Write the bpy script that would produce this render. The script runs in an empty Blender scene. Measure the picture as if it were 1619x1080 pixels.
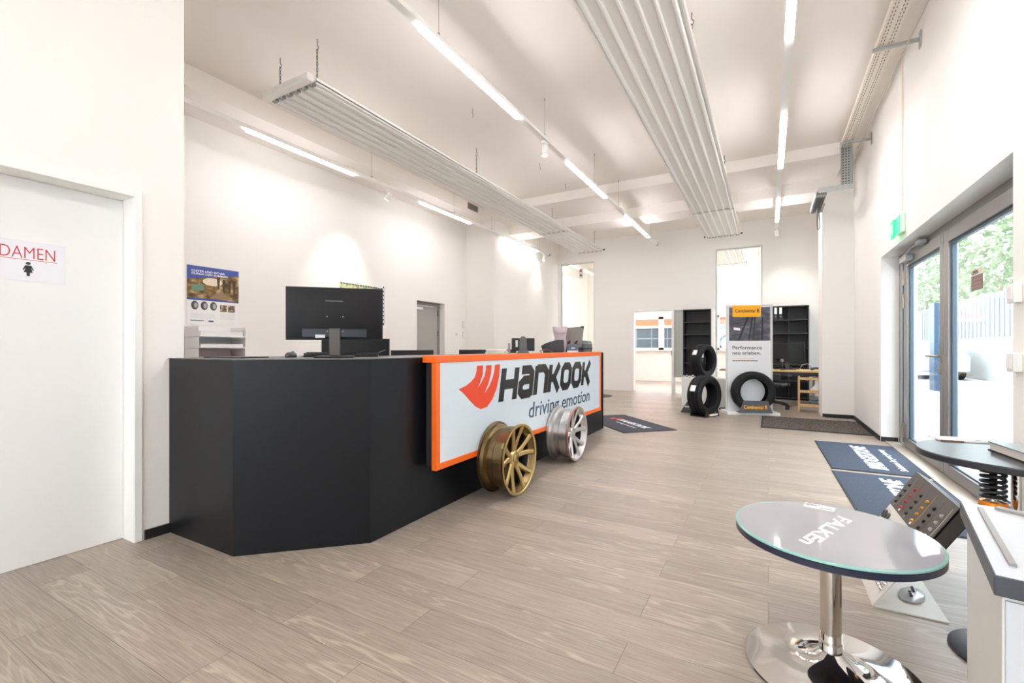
import bpy, bmesh, math, random
from mathutils import Vector, Matrix
from mathutils.geometry import tessellate_polygon
random.seed(7)
PI = math.pi
R = math.radians
SC = bpy.context.scene
COL = SC.collection

# ------------------------------------------------------------------ materials
def lin(c):
    return tuple(((v/255)/12.92 if v/255 <= .04045 else (((v/255)+.055)/1.055)**2.4) for v in c)

MATS = {}
def mat(name, rgb, rough=.5, metal=0.0, vary=.06, scale=8.0, bump=0.0, bscale=60.0, spec=.5, coat=0.0, emit=None, estr=0.0):
    if name in MATS: return MATS[name]
    m = bpy.data.materials.new(name); m.use_nodes = True
    nt = m.node_tree; b = nt.nodes['Principled BSDF']
    col = lin(rgb)
    tc = nt.nodes.new('ShaderNodeTexCoord')
    if vary > 0:
        n = nt.nodes.new('ShaderNodeTexNoise'); n.inputs['Scale'].default_value = scale; n.inputs['Detail'].default_value = 3
        nt.links.new(tc.outputs['Object'], n.inputs['Vector'])
        mx = nt.nodes.new('ShaderNodeMix'); mx.data_type = 'RGBA'
        mx.inputs['A'].default_value = tuple(v*(1-vary) for v in col)+(1,)
        mx.inputs['B'].default_value = tuple(min(1, v*(1+vary)) for v in col)+(1,)
        nt.links.new(n.outputs['Fac'], mx.inputs['Factor'])
        nt.links.new(mx.outputs['Result'], b.inputs['Base Color'])
    else:
        b.inputs['Base Color'].default_value = col+(1,)
    b.inputs['Roughness'].default_value = rough
    b.inputs['Metallic'].default_value = metal
    b.inputs['Specular IOR Level'].default_value = spec
    b.inputs['Coat Weight'].default_value = coat
    if bump > 0:
        n2 = nt.nodes.new('ShaderNodeTexNoise'); n2.inputs['Scale'].default_value = bscale; n2.inputs['Detail'].default_value = 4
        nt.links.new(tc.outputs['Object'], n2.inputs['Vector'])
        bp = nt.nodes.new('ShaderNodeBump'); bp.inputs['Strength'].default_value = bump; bp.inputs['Distance'].default_value = .01
        nt.links.new(n2.outputs['Fac'], bp.inputs['Height']); nt.links.new(bp.outputs['Normal'], b.inputs['Normal'])
    if emit:
        b.inputs['Emission Color'].default_value = lin(emit)+(1,); b.inputs['Emission Strength'].default_value = estr
    MATS[name] = m
    return m

def thin_glass(name, tint, refl=.08, body=0.0):
    m = bpy.data.materials.new(name); m.use_nodes = True; nt = m.node_tree
    nt.nodes.clear()
    out = nt.nodes.new('ShaderNodeOutputMaterial')
    tr = nt.nodes.new('ShaderNodeBsdfTransparent'); tr.inputs['Color'].default_value = tint+(1,)
    gl = nt.nodes.new('ShaderNodeBsdfGlossy'); gl.inputs['Roughness'].default_value = .02
    lw = nt.nodes.new('ShaderNodeLayerWeight'); lw.inputs['Blend'].default_value = .5
    pw = nt.nodes.new('ShaderNodeMath'); pw.operation = 'POWER'; pw.inputs[1].default_value = 5.0
    nt.links.new(lw.outputs['Facing'], pw.inputs[0])
    mp = nt.nodes.new('ShaderNodeMath'); mp.operation = 'MULTIPLY_ADD'; mp.inputs[1].default_value = .5; mp.inputs[2].default_value = refl*.5
    mp.use_clamp = True
    nt.links.new(pw.outputs[0], mp.inputs[0])
    mx = nt.nodes.new('ShaderNodeMixShader')
    nt.links.new(mp.outputs[0], mx.inputs['Fac'])
    if body > 0:
        df = nt.nodes.new('ShaderNodeBsdfDiffuse'); df.inputs['Color'].default_value = tint+(1,)
        m2 = nt.nodes.new('ShaderNodeMixShader'); m2.inputs['Fac'].default_value = body
        nt.links.new(tr.outputs[0], m2.inputs[1]); nt.links.new(df.outputs[0], m2.inputs[2])
        nt.links.new(m2.outputs[0], mx.inputs[1])
    else:
        nt.links.new(tr.outputs[0], mx.inputs[1])
    nt.links.new(gl.outputs[0], mx.inputs[2])
    nt.links.new(mx.outputs[0], out.inputs['Surface'])
    MATS[name] = m
    return m

def emission(name, rgb, strength):
    m = bpy.data.materials.new(name); m.use_nodes = True; nt = m.node_tree; nt.nodes.clear()
    o = nt.nodes.new('ShaderNodeOutputMaterial'); e = nt.nodes.new('ShaderNodeEmission')
    e.inputs['Color'].default_value = lin(rgb)+(1,); e.inputs['Strength'].default_value = strength
    nt.links.new(e.outputs[0], o.inputs['Surface']); MATS[name] = m
    return m

def floor_material():
    m = bpy.data.materials.new('limed_oak_planks'); m.use_nodes = True; nt = m.node_tree
    L = nt.links; N = nt.nodes; b = N['Principled BSDF']
    geo = N.new('ShaderNodeNewGeometry')
    br = N.new('ShaderNodeTexBrick')
    br.inputs['Color1'].default_value = (0, 0, 0, 1); br.inputs['Color2'].default_value = (1, 1, 1, 1); br.inputs['Mortar'].default_value = (.5, .5, .5, 1)
    br.inputs['Scale'].default_value = 1; br.inputs['Mortar Size'].default_value = .0011; br.inputs['Mortar Smooth'].default_value = .15
    br.inputs['Brick Width'].default_value = 1.35; br.inputs['Row Height'].default_value = .205
    br.offset = .37; br.offset_frequency = 2
    L.new(geo.outputs['Position'], br.inputs['Vector'])
    # a random offset per plank, so that grain breaks at the joints
    sep = N.new('ShaderNodeSeparateColor'); L.new(br.outputs['Color'], sep.inputs[0])
    mul = N.new('ShaderNodeMath'); mul.operation = 'MULTIPLY'; mul.inputs[1].default_value = 37.0
    L.new(sep.outputs[0], mul.inputs[0])
    com = N.new('ShaderNodeCombineXYZ'); L.new(mul.outputs[0], com.inputs['X']); L.new(mul.outputs[0], com.inputs['Z'])
    add = N.new('ShaderNodeVectorMath'); add.operation = 'ADD'
    L.new(geo.outputs['Position'], add.inputs[0]); L.new(com.outputs[0], add.inputs[1])
    mp = N.new('ShaderNodeMapping'); mp.inputs['Scale'].default_value = (1.0, 9.0, 1.0); L.new(add.outputs[0], mp.inputs['Vector'])
    n1 = N.new('ShaderNodeTexNoise'); n1.inputs['Scale'].default_value = 1.3; n1.inputs['Detail'].default_value = 2; n1.inputs['Roughness'].default_value = .5
    L.new(mp.outputs[0], n1.inputs['Vector'])
    # contour lines of the noise read as cathedral grain
    ml = N.new('ShaderNodeMath'); ml.operation = 'MULTIPLY'; ml.inputs[1].default_value = 46.0; L.new(n1.outputs['Fac'], ml.inputs[0])
    sn = N.new('ShaderNodeMath'); sn.operation = 'SINE'; L.new(ml.outputs[0], sn.inputs[0])
    rmp = N.new('ShaderNodeMapRange'); rmp.inputs['From Min'].default_value = .45; rmp.inputs['From Max'].default_value = 1.0
    L.new(sn.outputs[0], rmp.inputs['Value'])
    mp2 = N.new('ShaderNodeMapping'); mp2.inputs['Scale'].default_value = (2.2, 95.0, 1.0); L.new(add.outputs[0], mp2.inputs['Vector'])
    n2 = N.new('ShaderNodeTexNoise'); n2.inputs['Scale'].default_value = 2.2; n2.inputs['Detail'].default_value = 5; n2.inputs['Roughness'].default_value = .65
    L.new(mp2.outputs[0], n2.inputs['Vector'])
    cr = N.new('ShaderNodeValToRGB')
    cr.color_ramp.elements[0].position = .36; cr.color_ramp.elements[0].color = lin((140, 127, 114))+(1,)
    cr.color_ramp.elements[1].position = .64; cr.color_ramp.elements[1].color = lin((170, 157, 144))+(1,)
    L.new(n2.outputs['Fac'], cr.inputs['Fac'])
    # pale lime in the grain
    mx = N.new('ShaderNodeMix'); mx.data_type = 'RGBA'; mx.inputs['B'].default_value = lin((198, 186, 170))+(1,)
    nm = N.new('ShaderNodeTexNoise'); nm.inputs['Scale'].default_value = .8; nm.inputs['Detail'].default_value = 1; L.new(mp.outputs[0], nm.inputs['Vector'])
    nr = N.new('ShaderNodeMapRange'); nr.inputs['From Min'].default_value = .42; nr.inputs['From Max'].default_value = .62; nr.inputs['To Max'].default_value = .5; L.new(nm.outputs['Fac'], nr.inputs['Value'])
    gm = N.new('ShaderNodeMath'); gm.operation = 'MULTIPLY'; L.new(nr.outputs[0], gm.inputs[1])
    L.new(rmp.outputs[0], gm.inputs[0]); L.new(gm.outputs[0], mx.inputs['Factor']); L.new(cr.outputs['Color'], mx.inputs['A'])
    # plank-to-plank tone
    hs = N.new('ShaderNodeHueSaturation')
    pr = N.new('ShaderNodeMapRange'); pr.inputs['To Min'].default_value = .88; pr.inputs['To Max'].default_value = 1.1
    L.new(sep.outputs[0], pr.inputs['Value']); L.new(pr.outputs[0], hs.inputs['Value']); L.new(mx.outputs['Result'], hs.inputs['Color'])
    jn = N.new('ShaderNodeMix'); jn.data_type = 'RGBA'; jn.inputs['B'].default_value = lin((92, 80, 68))+(1,)
    L.new(br.outputs['Fac'], jn.inputs['Factor']); L.new(hs.outputs['Color'], jn.inputs['A'])
    L.new(jn.outputs['Result'], b.inputs['Base Color'])
    b.inputs['Roughness'].default_value = .36
    b.inputs['Specular IOR Level'].default_value = .5
    bp = N.new('ShaderNodeBump'); bp.inputs['Strength'].default_value = .22; bp.inputs['Distance'].default_value = .004
    L.new(n2.outputs['Fac'], bp.inputs['Height']); L.new(bp.outputs['Normal'], b.inputs['Normal'])
    return m

def two_tone(name, a, b_, scale, tex='voronoi', rough=.8, stretch=(1, 1, 1)):
    m = bpy.data.materials.new(name); m.use_nodes = True; nt = m.node_tree; b = nt.nodes['Principled BSDF']
    tc = nt.nodes.new('ShaderNodeTexCoord'); mp = nt.nodes.new('ShaderNodeMapping'); mp.inputs['Scale'].default_value = stretch
    nt.links.new(tc.outputs['Object'], mp.inputs['Vector'])
    if tex == 'voronoi':
        t = nt.nodes.new('ShaderNodeTexVoronoi'); o = 'Distance'
    elif tex == 'checker':
        t = nt.nodes.new('ShaderNodeTexChecker'); o = 'Fac'
    else:
        t = nt.nodes.new('ShaderNodeTexNoise'); o = 'Fac'; t.inputs['Detail'].default_value = 6; t.inputs['Roughness'].default_value = .7
    t.inputs['Scale'].default_value = scale
    nt.links.new(mp.outputs[0], t.inputs['Vector'])
    cr = nt.nodes.new('ShaderNodeValToRGB')
    cr.color_ramp.elements[0].position = .38; cr.color_ramp.elements[0].color = lin(a)+(1,)
    cr.color_ramp.elements[1].position = .62; cr.color_ramp.elements[1].color = lin(b_)+(1,)
    nt.links.new(t.outputs[o], cr.inputs['Fac']); nt.links.new(cr.outputs['Color'], b.inputs['Base Color'])
    b.inputs['Roughness'].default_value = rough
    MATS[name] = m
    return m

M_WALL = mat('white_plaster', (240, 238, 234), .75, vary=.012, scale=2, bump=.05, bscale=120)
M_CEIL = mat('ceiling_paint', (243, 238, 232), .85, vary=.02, scale=1.5, bump=.04, bscale=90)
M_FLOOR = floor_material()
M_TRIMW = mat('white_lacquer', (240, 239, 237), .4, vary=.01)
M_DOORW = mat('white_door_laminate', (236, 236, 236), .45, vary=.01)
M_DOORG = mat('grey_door_paint', (166, 163, 158), .5, vary=.02)
M_BLACK = mat('black_plastic', (22, 22, 24), .45, vary=.1)
M_BLACKM = mat('matte_black', (30, 30, 32), .6, vary=.1)
M_BASE = mat('black_skirting', (24, 25, 26), .5, vary=.1)
M_COUNTER = mat('charcoal_laminate', (18, 19, 23), .36, vary=.05, scale=30, bump=.03, bscale=400, spec=.24)
M_CTOP = mat('counter_top_laminate', (86, 86, 88), .35, vary=.05, scale=30)
M_ORANGE = mat('orange_powder_coat', (244, 107, 25), .4, vary=.02)
M_SIGNW = mat('milk_acrylic', (206, 217, 224), .12, vary=.01, coat=.2, emit=(214, 232, 242), estr=.05)
M_LOGO_R = mat('logo_red_vinyl', (231, 70, 32), .25, vary=.03)
M_LOGO_K = mat('logo_black_vinyl', (30, 30, 34), .2, vary=.03)
M_LOGO_B = mat('slogan_blue_grey_vinyl', (66, 88, 106), .25, vary=.03)
M_GOLD = mat('bronze_gold_alloy', (190, 164, 108), .32, 1.0, vary=.08)
M_GOLDD = mat('dark_bronze_barrel', (132, 112, 80), .3, 1.0, vary=.1)
M_SILVER = mat('silver_alloy', (206, 204, 202), .32, 1.0, vary=.04)
M_REDRING = mat('red_pinstripe', (190, 70, 74), .4)
M_RUBBER = mat('tyre_rubber', (24, 25, 27), .6, vary=.2, scale=20, bump=.15, bscale=150, spec=.3)
M_PAPER = mat('white_paper', (240, 240, 238), .7, vary=.01)
M_LAMIN = mat('laminated_paper', (234, 234, 242), .25, vary=.01)
M_REDTXT = mat('red_print', (196, 52, 56), .5)
M_BLKTXT = mat('black_print', (38, 38, 42), .5)
M_GREYTXT = mat('grey_print', (120, 120, 124), .5)
M_WHTXT = mat('white_print', (238, 238, 238), .5)
M_ALU = mat('anodised_aluminium', (150, 148, 146), .38, .6, vary=.03)
M_ALUD = mat('dark_gasket', (66, 84, 98), .4, .2, vary=.05)
M_STEEL = mat('brushed_steel', (168, 160, 148), .3, 1.0, vary=.06)
M_GALV = mat('galvanised_steel', (172, 174, 174), .45, .3, vary=.12, scale=30)
M_CHROME = mat('chrome', (226, 224, 222), .05, 1.0, vary=.01)
M_WHITEM = mat('white_powder_coat', (238, 237, 234), .38, vary=.015)
M_TRAYW = mat('cream_cable_tray', (222, 214, 202), .5, vary=.03)
M_LED = emission('led_diffuser', (252, 247, 250), 46.0)
M_LEDW = emission('led_diffuser_wall_track', (252, 247, 250), 26.0)
M_LEDF = emission('led_diffuser_far_room', (254, 246, 249), 90.0)
M_SPOTL = emission('spot_lens', (255, 248, 236), 16.0)
M_GLASS = thin_glass('door_glass', (.93, .97, .98), .05)
M_GLASSW = thin_glass('partition_glass', (.94, .975, .96), .05)
M_REFLG = thin_glass('greenish_reflection_glass', (.66, .71, .66), .06, .75)  # reflections on the sidelight put into a near-opaque grey-green body
M_MATB = two_tone('navy_mat_pile', (40, 47, 60), (66, 76, 92), 160, 'noise', .95)
M_MATH = two_tone('slate_mat_pile', (52, 54, 64), (70, 72, 82), 160, 'noise', .95)
M_MATR = two_tone('ribbed_rubber_mat', (20, 19, 18), (96, 86, 76), 34, 'voronoi', .8, (1, 1, 1))
M_YEL = mat('signal_yellow', (252, 178, 12), .45, vary=.02)
M_WOOD = mat('pale_beech', (206, 168, 116), .5, vary=.12, scale=14)
M_SHELF = mat('black_brown_shelf', (44, 42, 42), .55, vary=.12)
M_CAB = mat('cabinet_light_grey', (214, 214, 210), .42, vary=.02)
M_CABTOP = mat('cabinet_top_laminate', (196, 200, 206), .35, vary=.03, scale=40)
M_CABEDGE = mat('cabinet_dark_edge', (62, 64, 72), .45, vary=.05)
M_DISPD = mat('graphite_display_panel', (84, 79, 74), .45, .2, vary=.05)
M_GREEN = mat('exit_sign_green', (36, 168, 96), .4, emit=(60, 220, 130), estr=1.2)
M_FALK = mat('grey_printed_glass', (176, 176, 182), .04, vary=.02, coat=.6)
M_GLEDGE = mat('glass_edge_green', (150, 196, 190), .08, vary=.05, coat=.5)
M_NAVY = mat('navy_underside', (36, 40, 62), .3, vary=.05)
M_ORSPR = mat('orange_anodised', (240, 140, 20), .3, .4)

# ------------------------------------------------------------------ mesh helpers
class MB:
    def __init__(self): self.bm = bmesh.new(); self.marks = []; self.extra = []
    def use(self, m):
        self.marks.append(len(self.bm.faces)); self.extra.append(m); return self
    def box(self, x0, x1, y0, y1, z0, z1, rz=0, pivot=None, M=None):
        vs = [self.bm.verts.new(v) for v in ((x0,y0,z0),(x1,y0,z0),(x1,y1,z0),(x0,y1,z0),(x0,y0,z1),(x1,y0,z1),(x1,y1,z1),(x0,y1,z1))]
        for f in ((0,3,2,1),(4,5,6,7),(0,1,5,4),(1,2,6,5),(2,3,7,6),(3,0,4,7)): self.bm.faces.new([vs[i] for i in f])
        if rz:
            p = pivot or ((x0+x1)/2, (y0+y1)/2, 0)
            bmesh.ops.rotate(self.bm, verts=vs, cent=p, matrix=Matrix.Rotation(rz, 3, 'Z'))
        if M is not None: bmesh.ops.transform(self.bm, matrix=M, verts=vs)
        return self
    def tube(self, pts, r, seg=10, caps=True, closed=False):
        pts = [Vector(p) for p in pts]; n = len(pts); rings = []
        rr = r if isinstance(r, (list, tuple)) else [r]*n
        up = None
        for i, p in enumerate(pts):
            if closed: d = pts[(i+1) % n]-pts[i-1]
            else: d = (pts[min(i+1, n-1)]-pts[max(i-1, 0)])
            d.normalize()
            if up is None: up = Vector((0,0,1)) if abs(d.z) < .9 else Vector((1,0,0))
            a = d.cross(up)
            if a.length < 1e-4: a = d.cross(Vector((0,1,0)))
            a.normalize(); b = a.cross(d); b.normalize(); up = b
            rings.append([self.bm.verts.new(p+a*math.cos(2*PI*k/seg)*rr[i]+b*math.sin(2*PI*k/seg)*rr[i]) for k in range(seg)])
        for i in range(n if closed else n-1):
            A, B = rings[i], rings[(i+1) % n]
            for k in range(seg): self.bm.faces.new((A[k], A[(k+1) % seg], B[(k+1) % seg], B[k]))
        if caps and not closed:
            self.bm.faces.new(rings[0][::-1]); self.bm.faces.new(rings[-1])
        return self
    def cyl(self, c, r, h, seg=24, axis='Z', r2=None):
        c = Vector(c); d = {'X': Vector((1,0,0)), 'Y': Vector((0,1,0)), 'Z': Vector((0,0,1))}[axis] if isinstance(axis, str) else Vector(axis).normalized()
        return self.tube([c, c+d*h], [r, r if r2 is None else r2], seg)
    def lathe(self, prof, seg=48, axis='Z', M=None, closed=False):
        rings = []
        for (r, h) in prof:
            if r < 1e-6:
                rings.append([self.bm.verts.new(self._ax(0, 0, h, axis))]); continue
            rings.append([self.bm.verts.new(self._ax(r*math.cos(2*PI*k/seg), r*math.sin(2*PI*k/seg), h, axis)) for k in range(seg)])
        allv = [v for g in rings for v in g]
        for i in range(len(rings) if closed else len(rings)-1):
            A, B = rings[i], rings[(i+1) % len(rings)]
            for k in range(seg):
                if len(A) == 1 and len(B) == 1: continue
                if len(A) == 1: self.bm.faces.new((A[0], B[(k+1) % seg], B[k]))
                elif len(B) == 1: self.bm.faces.new((A[k], A[(k+1) % seg], B[0]))
                else: self.bm.faces.new((A[k], A[(k+1) % seg], B[(k+1) % seg], B[k]))
        if M is not None: bmesh.ops.transform(self.bm, matrix=M, verts=allv)
        return self
    @staticmethod
    def _ax(a, b, h, axis):
        return {'Z': (a, b, h), 'X': (h, a, b), 'Y': (b, h, a)}[axis]
    def prism(self, poly, h, M=None, z0=0.0):
        """poly in XY, extruded z0..z0+h, then placed by matrix M"""
        tris = tessellate_polygon([[Vector((p[0], p[1], 0)) for p in poly]])
        lo = [self.bm.verts.new((p[0], p[1], z0)) for p in poly]; hi = [self.bm.verts.new((p[0], p[1], z0+h)) for p in poly]
        for t in tris:
            try:
                self.bm.faces.new([hi[i] for i in t]); self.bm.faces.new([lo[i] for i in reversed(t)])
            except ValueError: pass
        n = len(poly)
        for i in range(n): self.bm.faces.new((lo[i], lo[(i+1) % n], hi[(i+1) % n], hi[i]))
        if M is not None: bmesh.ops.transform(self.bm, matrix=M, verts=lo+hi)
        return self
    def stroke(self, pts, w, h, M=None):
        """thick polyline in XY, butt ends, mitred"""
        pts = [Vector((p[0], p[1])) for p in pts]; n = len(pts); Lf = []; Rt = []
        for i in range(n):
            d0 = (pts[i]-pts[i-1]).normalized() if i > 0 else None
            d1 = (pts[i+1]-pts[i]).normalized() if i < n-1 else None
            if d0 is None: d0 = d1
            if d1 is None: d1 = d0
            t = (d0+d1)
            t = t.normalized() if t.length > 1e-6 else d1
            nn = Vector((-t.y, t.x)); k = max(.4, nn.dot(Vector((-d1.y, d1.x))))
            Lf.append(pts[i]+nn*(w/2/k)); Rt.append(pts[i]-nn*(w/2/k))
        return self.prism([(p.x, p.y) for p in Rt]+[(p.x, p.y) for p in reversed(Lf)], h, M)
    def add_mesh(self, me, M=None):
        b2 = bmesh.new(); b2.from_mesh(me)
        if M is not None: bmesh.ops.transform(b2, matrix=M, verts=b2.verts)
        t = bpy.data.meshes.new('tmp'); b2.to_mesh(t); b2.free(); self.bm.from_mesh(t); bpy.data.meshes.remove(t)
        return self
    def xform(self, M): bmesh.ops.transform(self.bm, matrix=M, verts=self.bm.verts); return self
    def build(self, name, m, parent=None, loc=(0,0,0), bevel=0.0, smooth=True, rot=None, ang=35):
        self.bm.faces.ensure_lookup_table(); self.bm.faces.index_update()
        for k, st in enumerate(self.marks):
            for f in list(self.bm.faces)[st:]: f.material_index = k+1
        bmesh.ops.recalc_face_normals(self.bm, faces=self.bm.faces)
        me = bpy.data.meshes.new(name); self.bm.to_mesh(me); self.bm.free()
        me.materials.append(m)
        for xm in self.extra: me.materials.append(xm)
        if smooth:
            me.shade_smooth(); me.set_sharp_from_angle(angle=R(ang))
        o = bpy.data.objects.new(name, me); COL.objects.link(o); o.location = loc
        if rot: o.rotation_euler = rot
        if parent: o.parent = parent
        if bevel > 0:
            bv = o.modifiers.new('bevel', 'BEVEL'); bv.width = bevel; bv.segments = 2; bv.limit_method = 'ANGLE'; bv.angle_limit = R(40)
        return o

def basis(o, u, v):
    u = Vector(u).normalized(); v = Vector(v).normalized(); n = u.cross(v)
    return Matrix(((u.x, v.x, n.x, o[0]), (u.y, v.y, n.y, o[1]), (u.z, v.z, n.z, o[2]), (0, 0, 0, 1)))

def text_mesh(s, bold=0.0, shear=0.0, extrude=.001):
    cu = bpy.data.curves.new('lettering', 'FONT'); cu.body = s; cu.size = 1.0; cu.offset = bold; cu.shear = shear; cu.extrude = extrude; cu.resolution_u = 3
    o = bpy.data.objects.new('lettering', cu); COL.objects.link(o)
    dg = bpy.context.evaluated_depsgraph_get(); dg.update()
    me = bpy.data.meshes.new_from_object(o.evaluated_get(dg))
    bpy.data.objects.remove(o); bpy.data.curves.remove(cu)
    return me

def text_part(name, s, m, parent, o, u, v, width, height, bold=0.0, shear=0.0, depth=.001):
    """lettering whose box starts at o, runs along u for width and up along v for height (cap height)"""
    me = text_mesh(s, bold, shear, .5)
    xs = [p.co.x for p in me.vertices]; ys = [p.co.y for p in me.vertices]
    w = max(xs)-min(xs); base = 0.0 if min(ys) < -.05 else min(ys); h = max(ys)-base
    S = Matrix.Translation((-min(xs)*width/w, -base*height/h, 0)) @ Matrix.Diagonal((width/w, height/h, depth, 1))
    S = Matrix.Translation((0, 0, depth/2)) @ S
    b = MB(); b.add_mesh(me, basis(o, u, v) @ S); bpy.data.meshes.remove(me)
    return b.build(name, m, parent, smooth=False)

def tag(o, label, cat, group=None, kind=None):
    o['label'] = label; o['category'] = cat
    if group: o['group'] = group
    if kind: o['kind'] = kind
    return o

def thing(name, label, cat, loc=(0,0,0), rz=0.0, group=None):
    o = bpy.data.objects.new(name, None); COL.objects.link(o); o.empty_display_size = .1
    o.location = loc; o.rotation_euler = (0, 0, rz)
    return tag(o, label, cat, group)

def copy_thing(o, loc, rz=None, label=None):
    r = o.copy(); COL.objects.link(r); r.location = loc
    if rz is not None: r.rotation_euler = (0, 0, rz)
    if label: r['label'] = label
    for ch in list(o.children):
        c = ch.copy(); COL.objects.link(c); c.parent = r
        for g in list(ch.children):
            d = g.copy(); COL.objects.link(d); d.parent = c
    return r

def struct(name, b, m, label, parent=None, bevel=0.0):
    o = b.build(name, m, parent, bevel=bevel)
    if parent is None: o['kind'] = 'structure'; o['label'] = label; o['category'] = name.split('_')[0]
    return o

def bx(x0, x1, y0, y1, z0, z1, **k): return MB().box(x0, x1, y0, y1, z0, z1, **k)

# ------------------------------------------------------------------ camera
cam = bpy.data.cameras.new('camera'); camo = bpy.data.objects.new('camera', cam); COL.objects.link(camo)
cam.sensor_width = 36; cam.lens = 719.5*36/1619; cam.shift_y = 10/1619; cam.clip_start = .05; cam.clip_end = 200
camo.location = (0, 0, 1.2); camo.rotation_euler = (PI/2, 0, R(29.405))
SC.camera = camo

# ------------------------------------------------------------------ the room
ZC = 4.31
YB = 12.6
struct('floor', bx(-6.9, 1.62, -5.2, 17.3, -.12, 0), M_FLOOR, 'limed oak plank floor of the showroom')
struct('ceiling', bx(-6.9, 1.75, -5.2, 17.3, ZC, ZC+.15), M_CEIL, 'white painted ceiling')
# left wall with the first door
b = MB(); XL0, XL1 = -3.62, -3.40
b.box(XL0, XL1, -5.0, .30, 0, ZC); b.box(XL0, XL1, .30, 1.295, 2.126, ZC); b.box(XL0, XL1, 1.295, 1.572, 0, ZC)
struct('wall_left', b, M_WALL, 'white wall on the left with the white door')
struct('wall_office_front', bx(-6.4, XL0, 1.37, 1.572, 0, ZC), M_WALL, 'white wall closing the bay behind the counter')
b = MB(); XW = -6.25
b.box(-6.75, XW, 1.572, 7.135, 0, ZC); b.box(-6.75, XW, 7.135, 8.05, 2.174, ZC); b.box(-6.75, XW, 8.05, 8.87, 0, ZC); b.box(-6.75, -6.44, 7.135, 8.05, 0, 2.174)
struct('wall_office_left', b, M_WALL, 'white wall behind the reception counter')
b = MB(); b.box(-6.75, -5.46, 8.87, 9.95, 0, ZC); b.box(-6.75, -5.50, 9.95, YB, 0, ZC)
struct('wall_pillar_left', b, M_WALL, 'white wall block jutting out past the grey door')
# back wall: glass strip, doorway with sidelight, glass strip
b = MB()
b.box(-5.50, -5.44, YB, YB+.2, 0, ZC)
b.box(-5.44, -4.38, YB, YB+.2, 3.70, ZC)
b.box(-4.38, -3.25, YB, YB+.2, 0, ZC)
b.box(-3.25, -1.92, YB, YB+.2, 2.2, ZC)
b.box(-1.92, -1.17, YB, YB+.2, 0, ZC)
b.box(-1.17, -.13, YB, YB+.2, 3.70, ZC)
b.box(-.13, 1.6, YB, YB+.2, 0, ZC)
struct('wall_back', b, M_WALL, 'white back wall with the doorway and two tall glass strips')
b = MB(); b.box(-5.5, 1.6, 17.0, 17.2, 0, 1.12); b.box(-5.5, 1.6, 17.0, 17.2, 2.32, ZC)
b.box(-5.5, -4.45, 17.0, 17.2, 1.12, 2.32); b.box(-.75, 1.6, 17.0, 17.2, 1.12, 2.32)
struct('wall_far', b, M_WALL, 'white far wall of the room beyond the doorway')
struct('wall_far_left', bx(-6.4, -6.2, YB+.2, 17.2, 0, ZC), M_WALL, 'white side wall of the room beyond')
b = MB(); b.box(-6.2, -5.5, YB, YB+.2, 0, ZC); b.box(-6.2, -5.5, 17.0, 17.2, 0, ZC)
struct('wall_far_corner', b, M_WALL, 'white corner of the room beyond')
# right wall with the entrance
XR = 1.26
b = MB()
b.box(XR, 1.62, -5.0, 3.80, 0, ZC); b.box(XR, 1.62, 3.80, 7.43, 2.36, ZC); b.box(XR, 1.62, 7.43, 10.35, 0, ZC)
b.box(XR, 1.62, 10.35, 12.0, 0, .95); b.box(XR, 1.62, 10.35, 12.0, 2.5, ZC); b.box(XR, 1.62, 12.0, 17.2, 0, ZC)
struct('wall_right', b, M_WALL, 'white wall on the right with the glazed entrance')
struct('column', bx(.81, XR, 9.53, 10.15, 0, 3.92), M_WALL, 'white column beside the entrance wall')
# rear wall behind the camera with two windows added for daylight
b = MB()
for x0, x1 in ((-3.4, -2.9), (-1.4, -.9), (.9, 1.26)): b.box(x0, x1, -5.2, -5.0, 0, ZC)
for x0, x1 in ((-2.9, -1.4), (-.9, .9)): b.box(x0, x1, -5.2, -5.0, 0, .4); b.box(x0, x1, -5.2, -5.0, 3.0, ZC)
struct('wall_rear', b, M_WALL, 'white rear wall behind the viewer with two windows added for daylight')
# ceiling steps and soffit
struct('trim_1', bx(-6.25, 1.02, 8.42, 9.53, 4.13, ZC), M_CEIL, 'shallow white step in the ceiling before the beam')
struct('trim_2', bx(-6.25, XR, 9.53, 10.15, 3.92, ZC), M_CEIL, 'white ceiling beam carried by the column')
struct('trim_3', bx(XW, -5.54, 1.572, 8.42, 4.07, ZC), M_CEIL, 'white boxed soffit along the office wall')
# black skirting
b = MB(); b.box(-3.4, -3.388, 1.35, 1.49, 0, .06); struct('baseboard_left', b, M_BASE, 'black skirting beside the counter')
b = MB(); b.box(.815, XR-.012, 9.518, 9.53, 0, .06); b.box(XR-.012, XR, 7.47, 9.53, 0, .06); b.box(XR, 1.43, 7.418, 7.43, 0, .06); b.box(XR-.012, XR, -5, 3.8, 0, .06)
struct('baseboard_right', b, M_BASE, 'black skirting along the entrance wall')

# door 1 (white, left)
d = tag(bpy.data.objects.new('door_1', None), 'white door with a laminated notice, left of the counter', 'door', kind='structure'); COL.objects.link(d)
bx(-3.58, -3.54, .30, 1.293, .004, 2.122).build('door_leaf', M_DOORW, d)
b = MB(); b.box(-3.40, -3.387, 1.295, 1.337, 0, 2.168); b.box(-3.40, -3.387, .256, 1.295, 2.126, 2.168); b.box(-3.40, -3.387, .256, .30, 0, 2.126)
b.build('architrave', M_TRIMW, d, bevel=.003)
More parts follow.
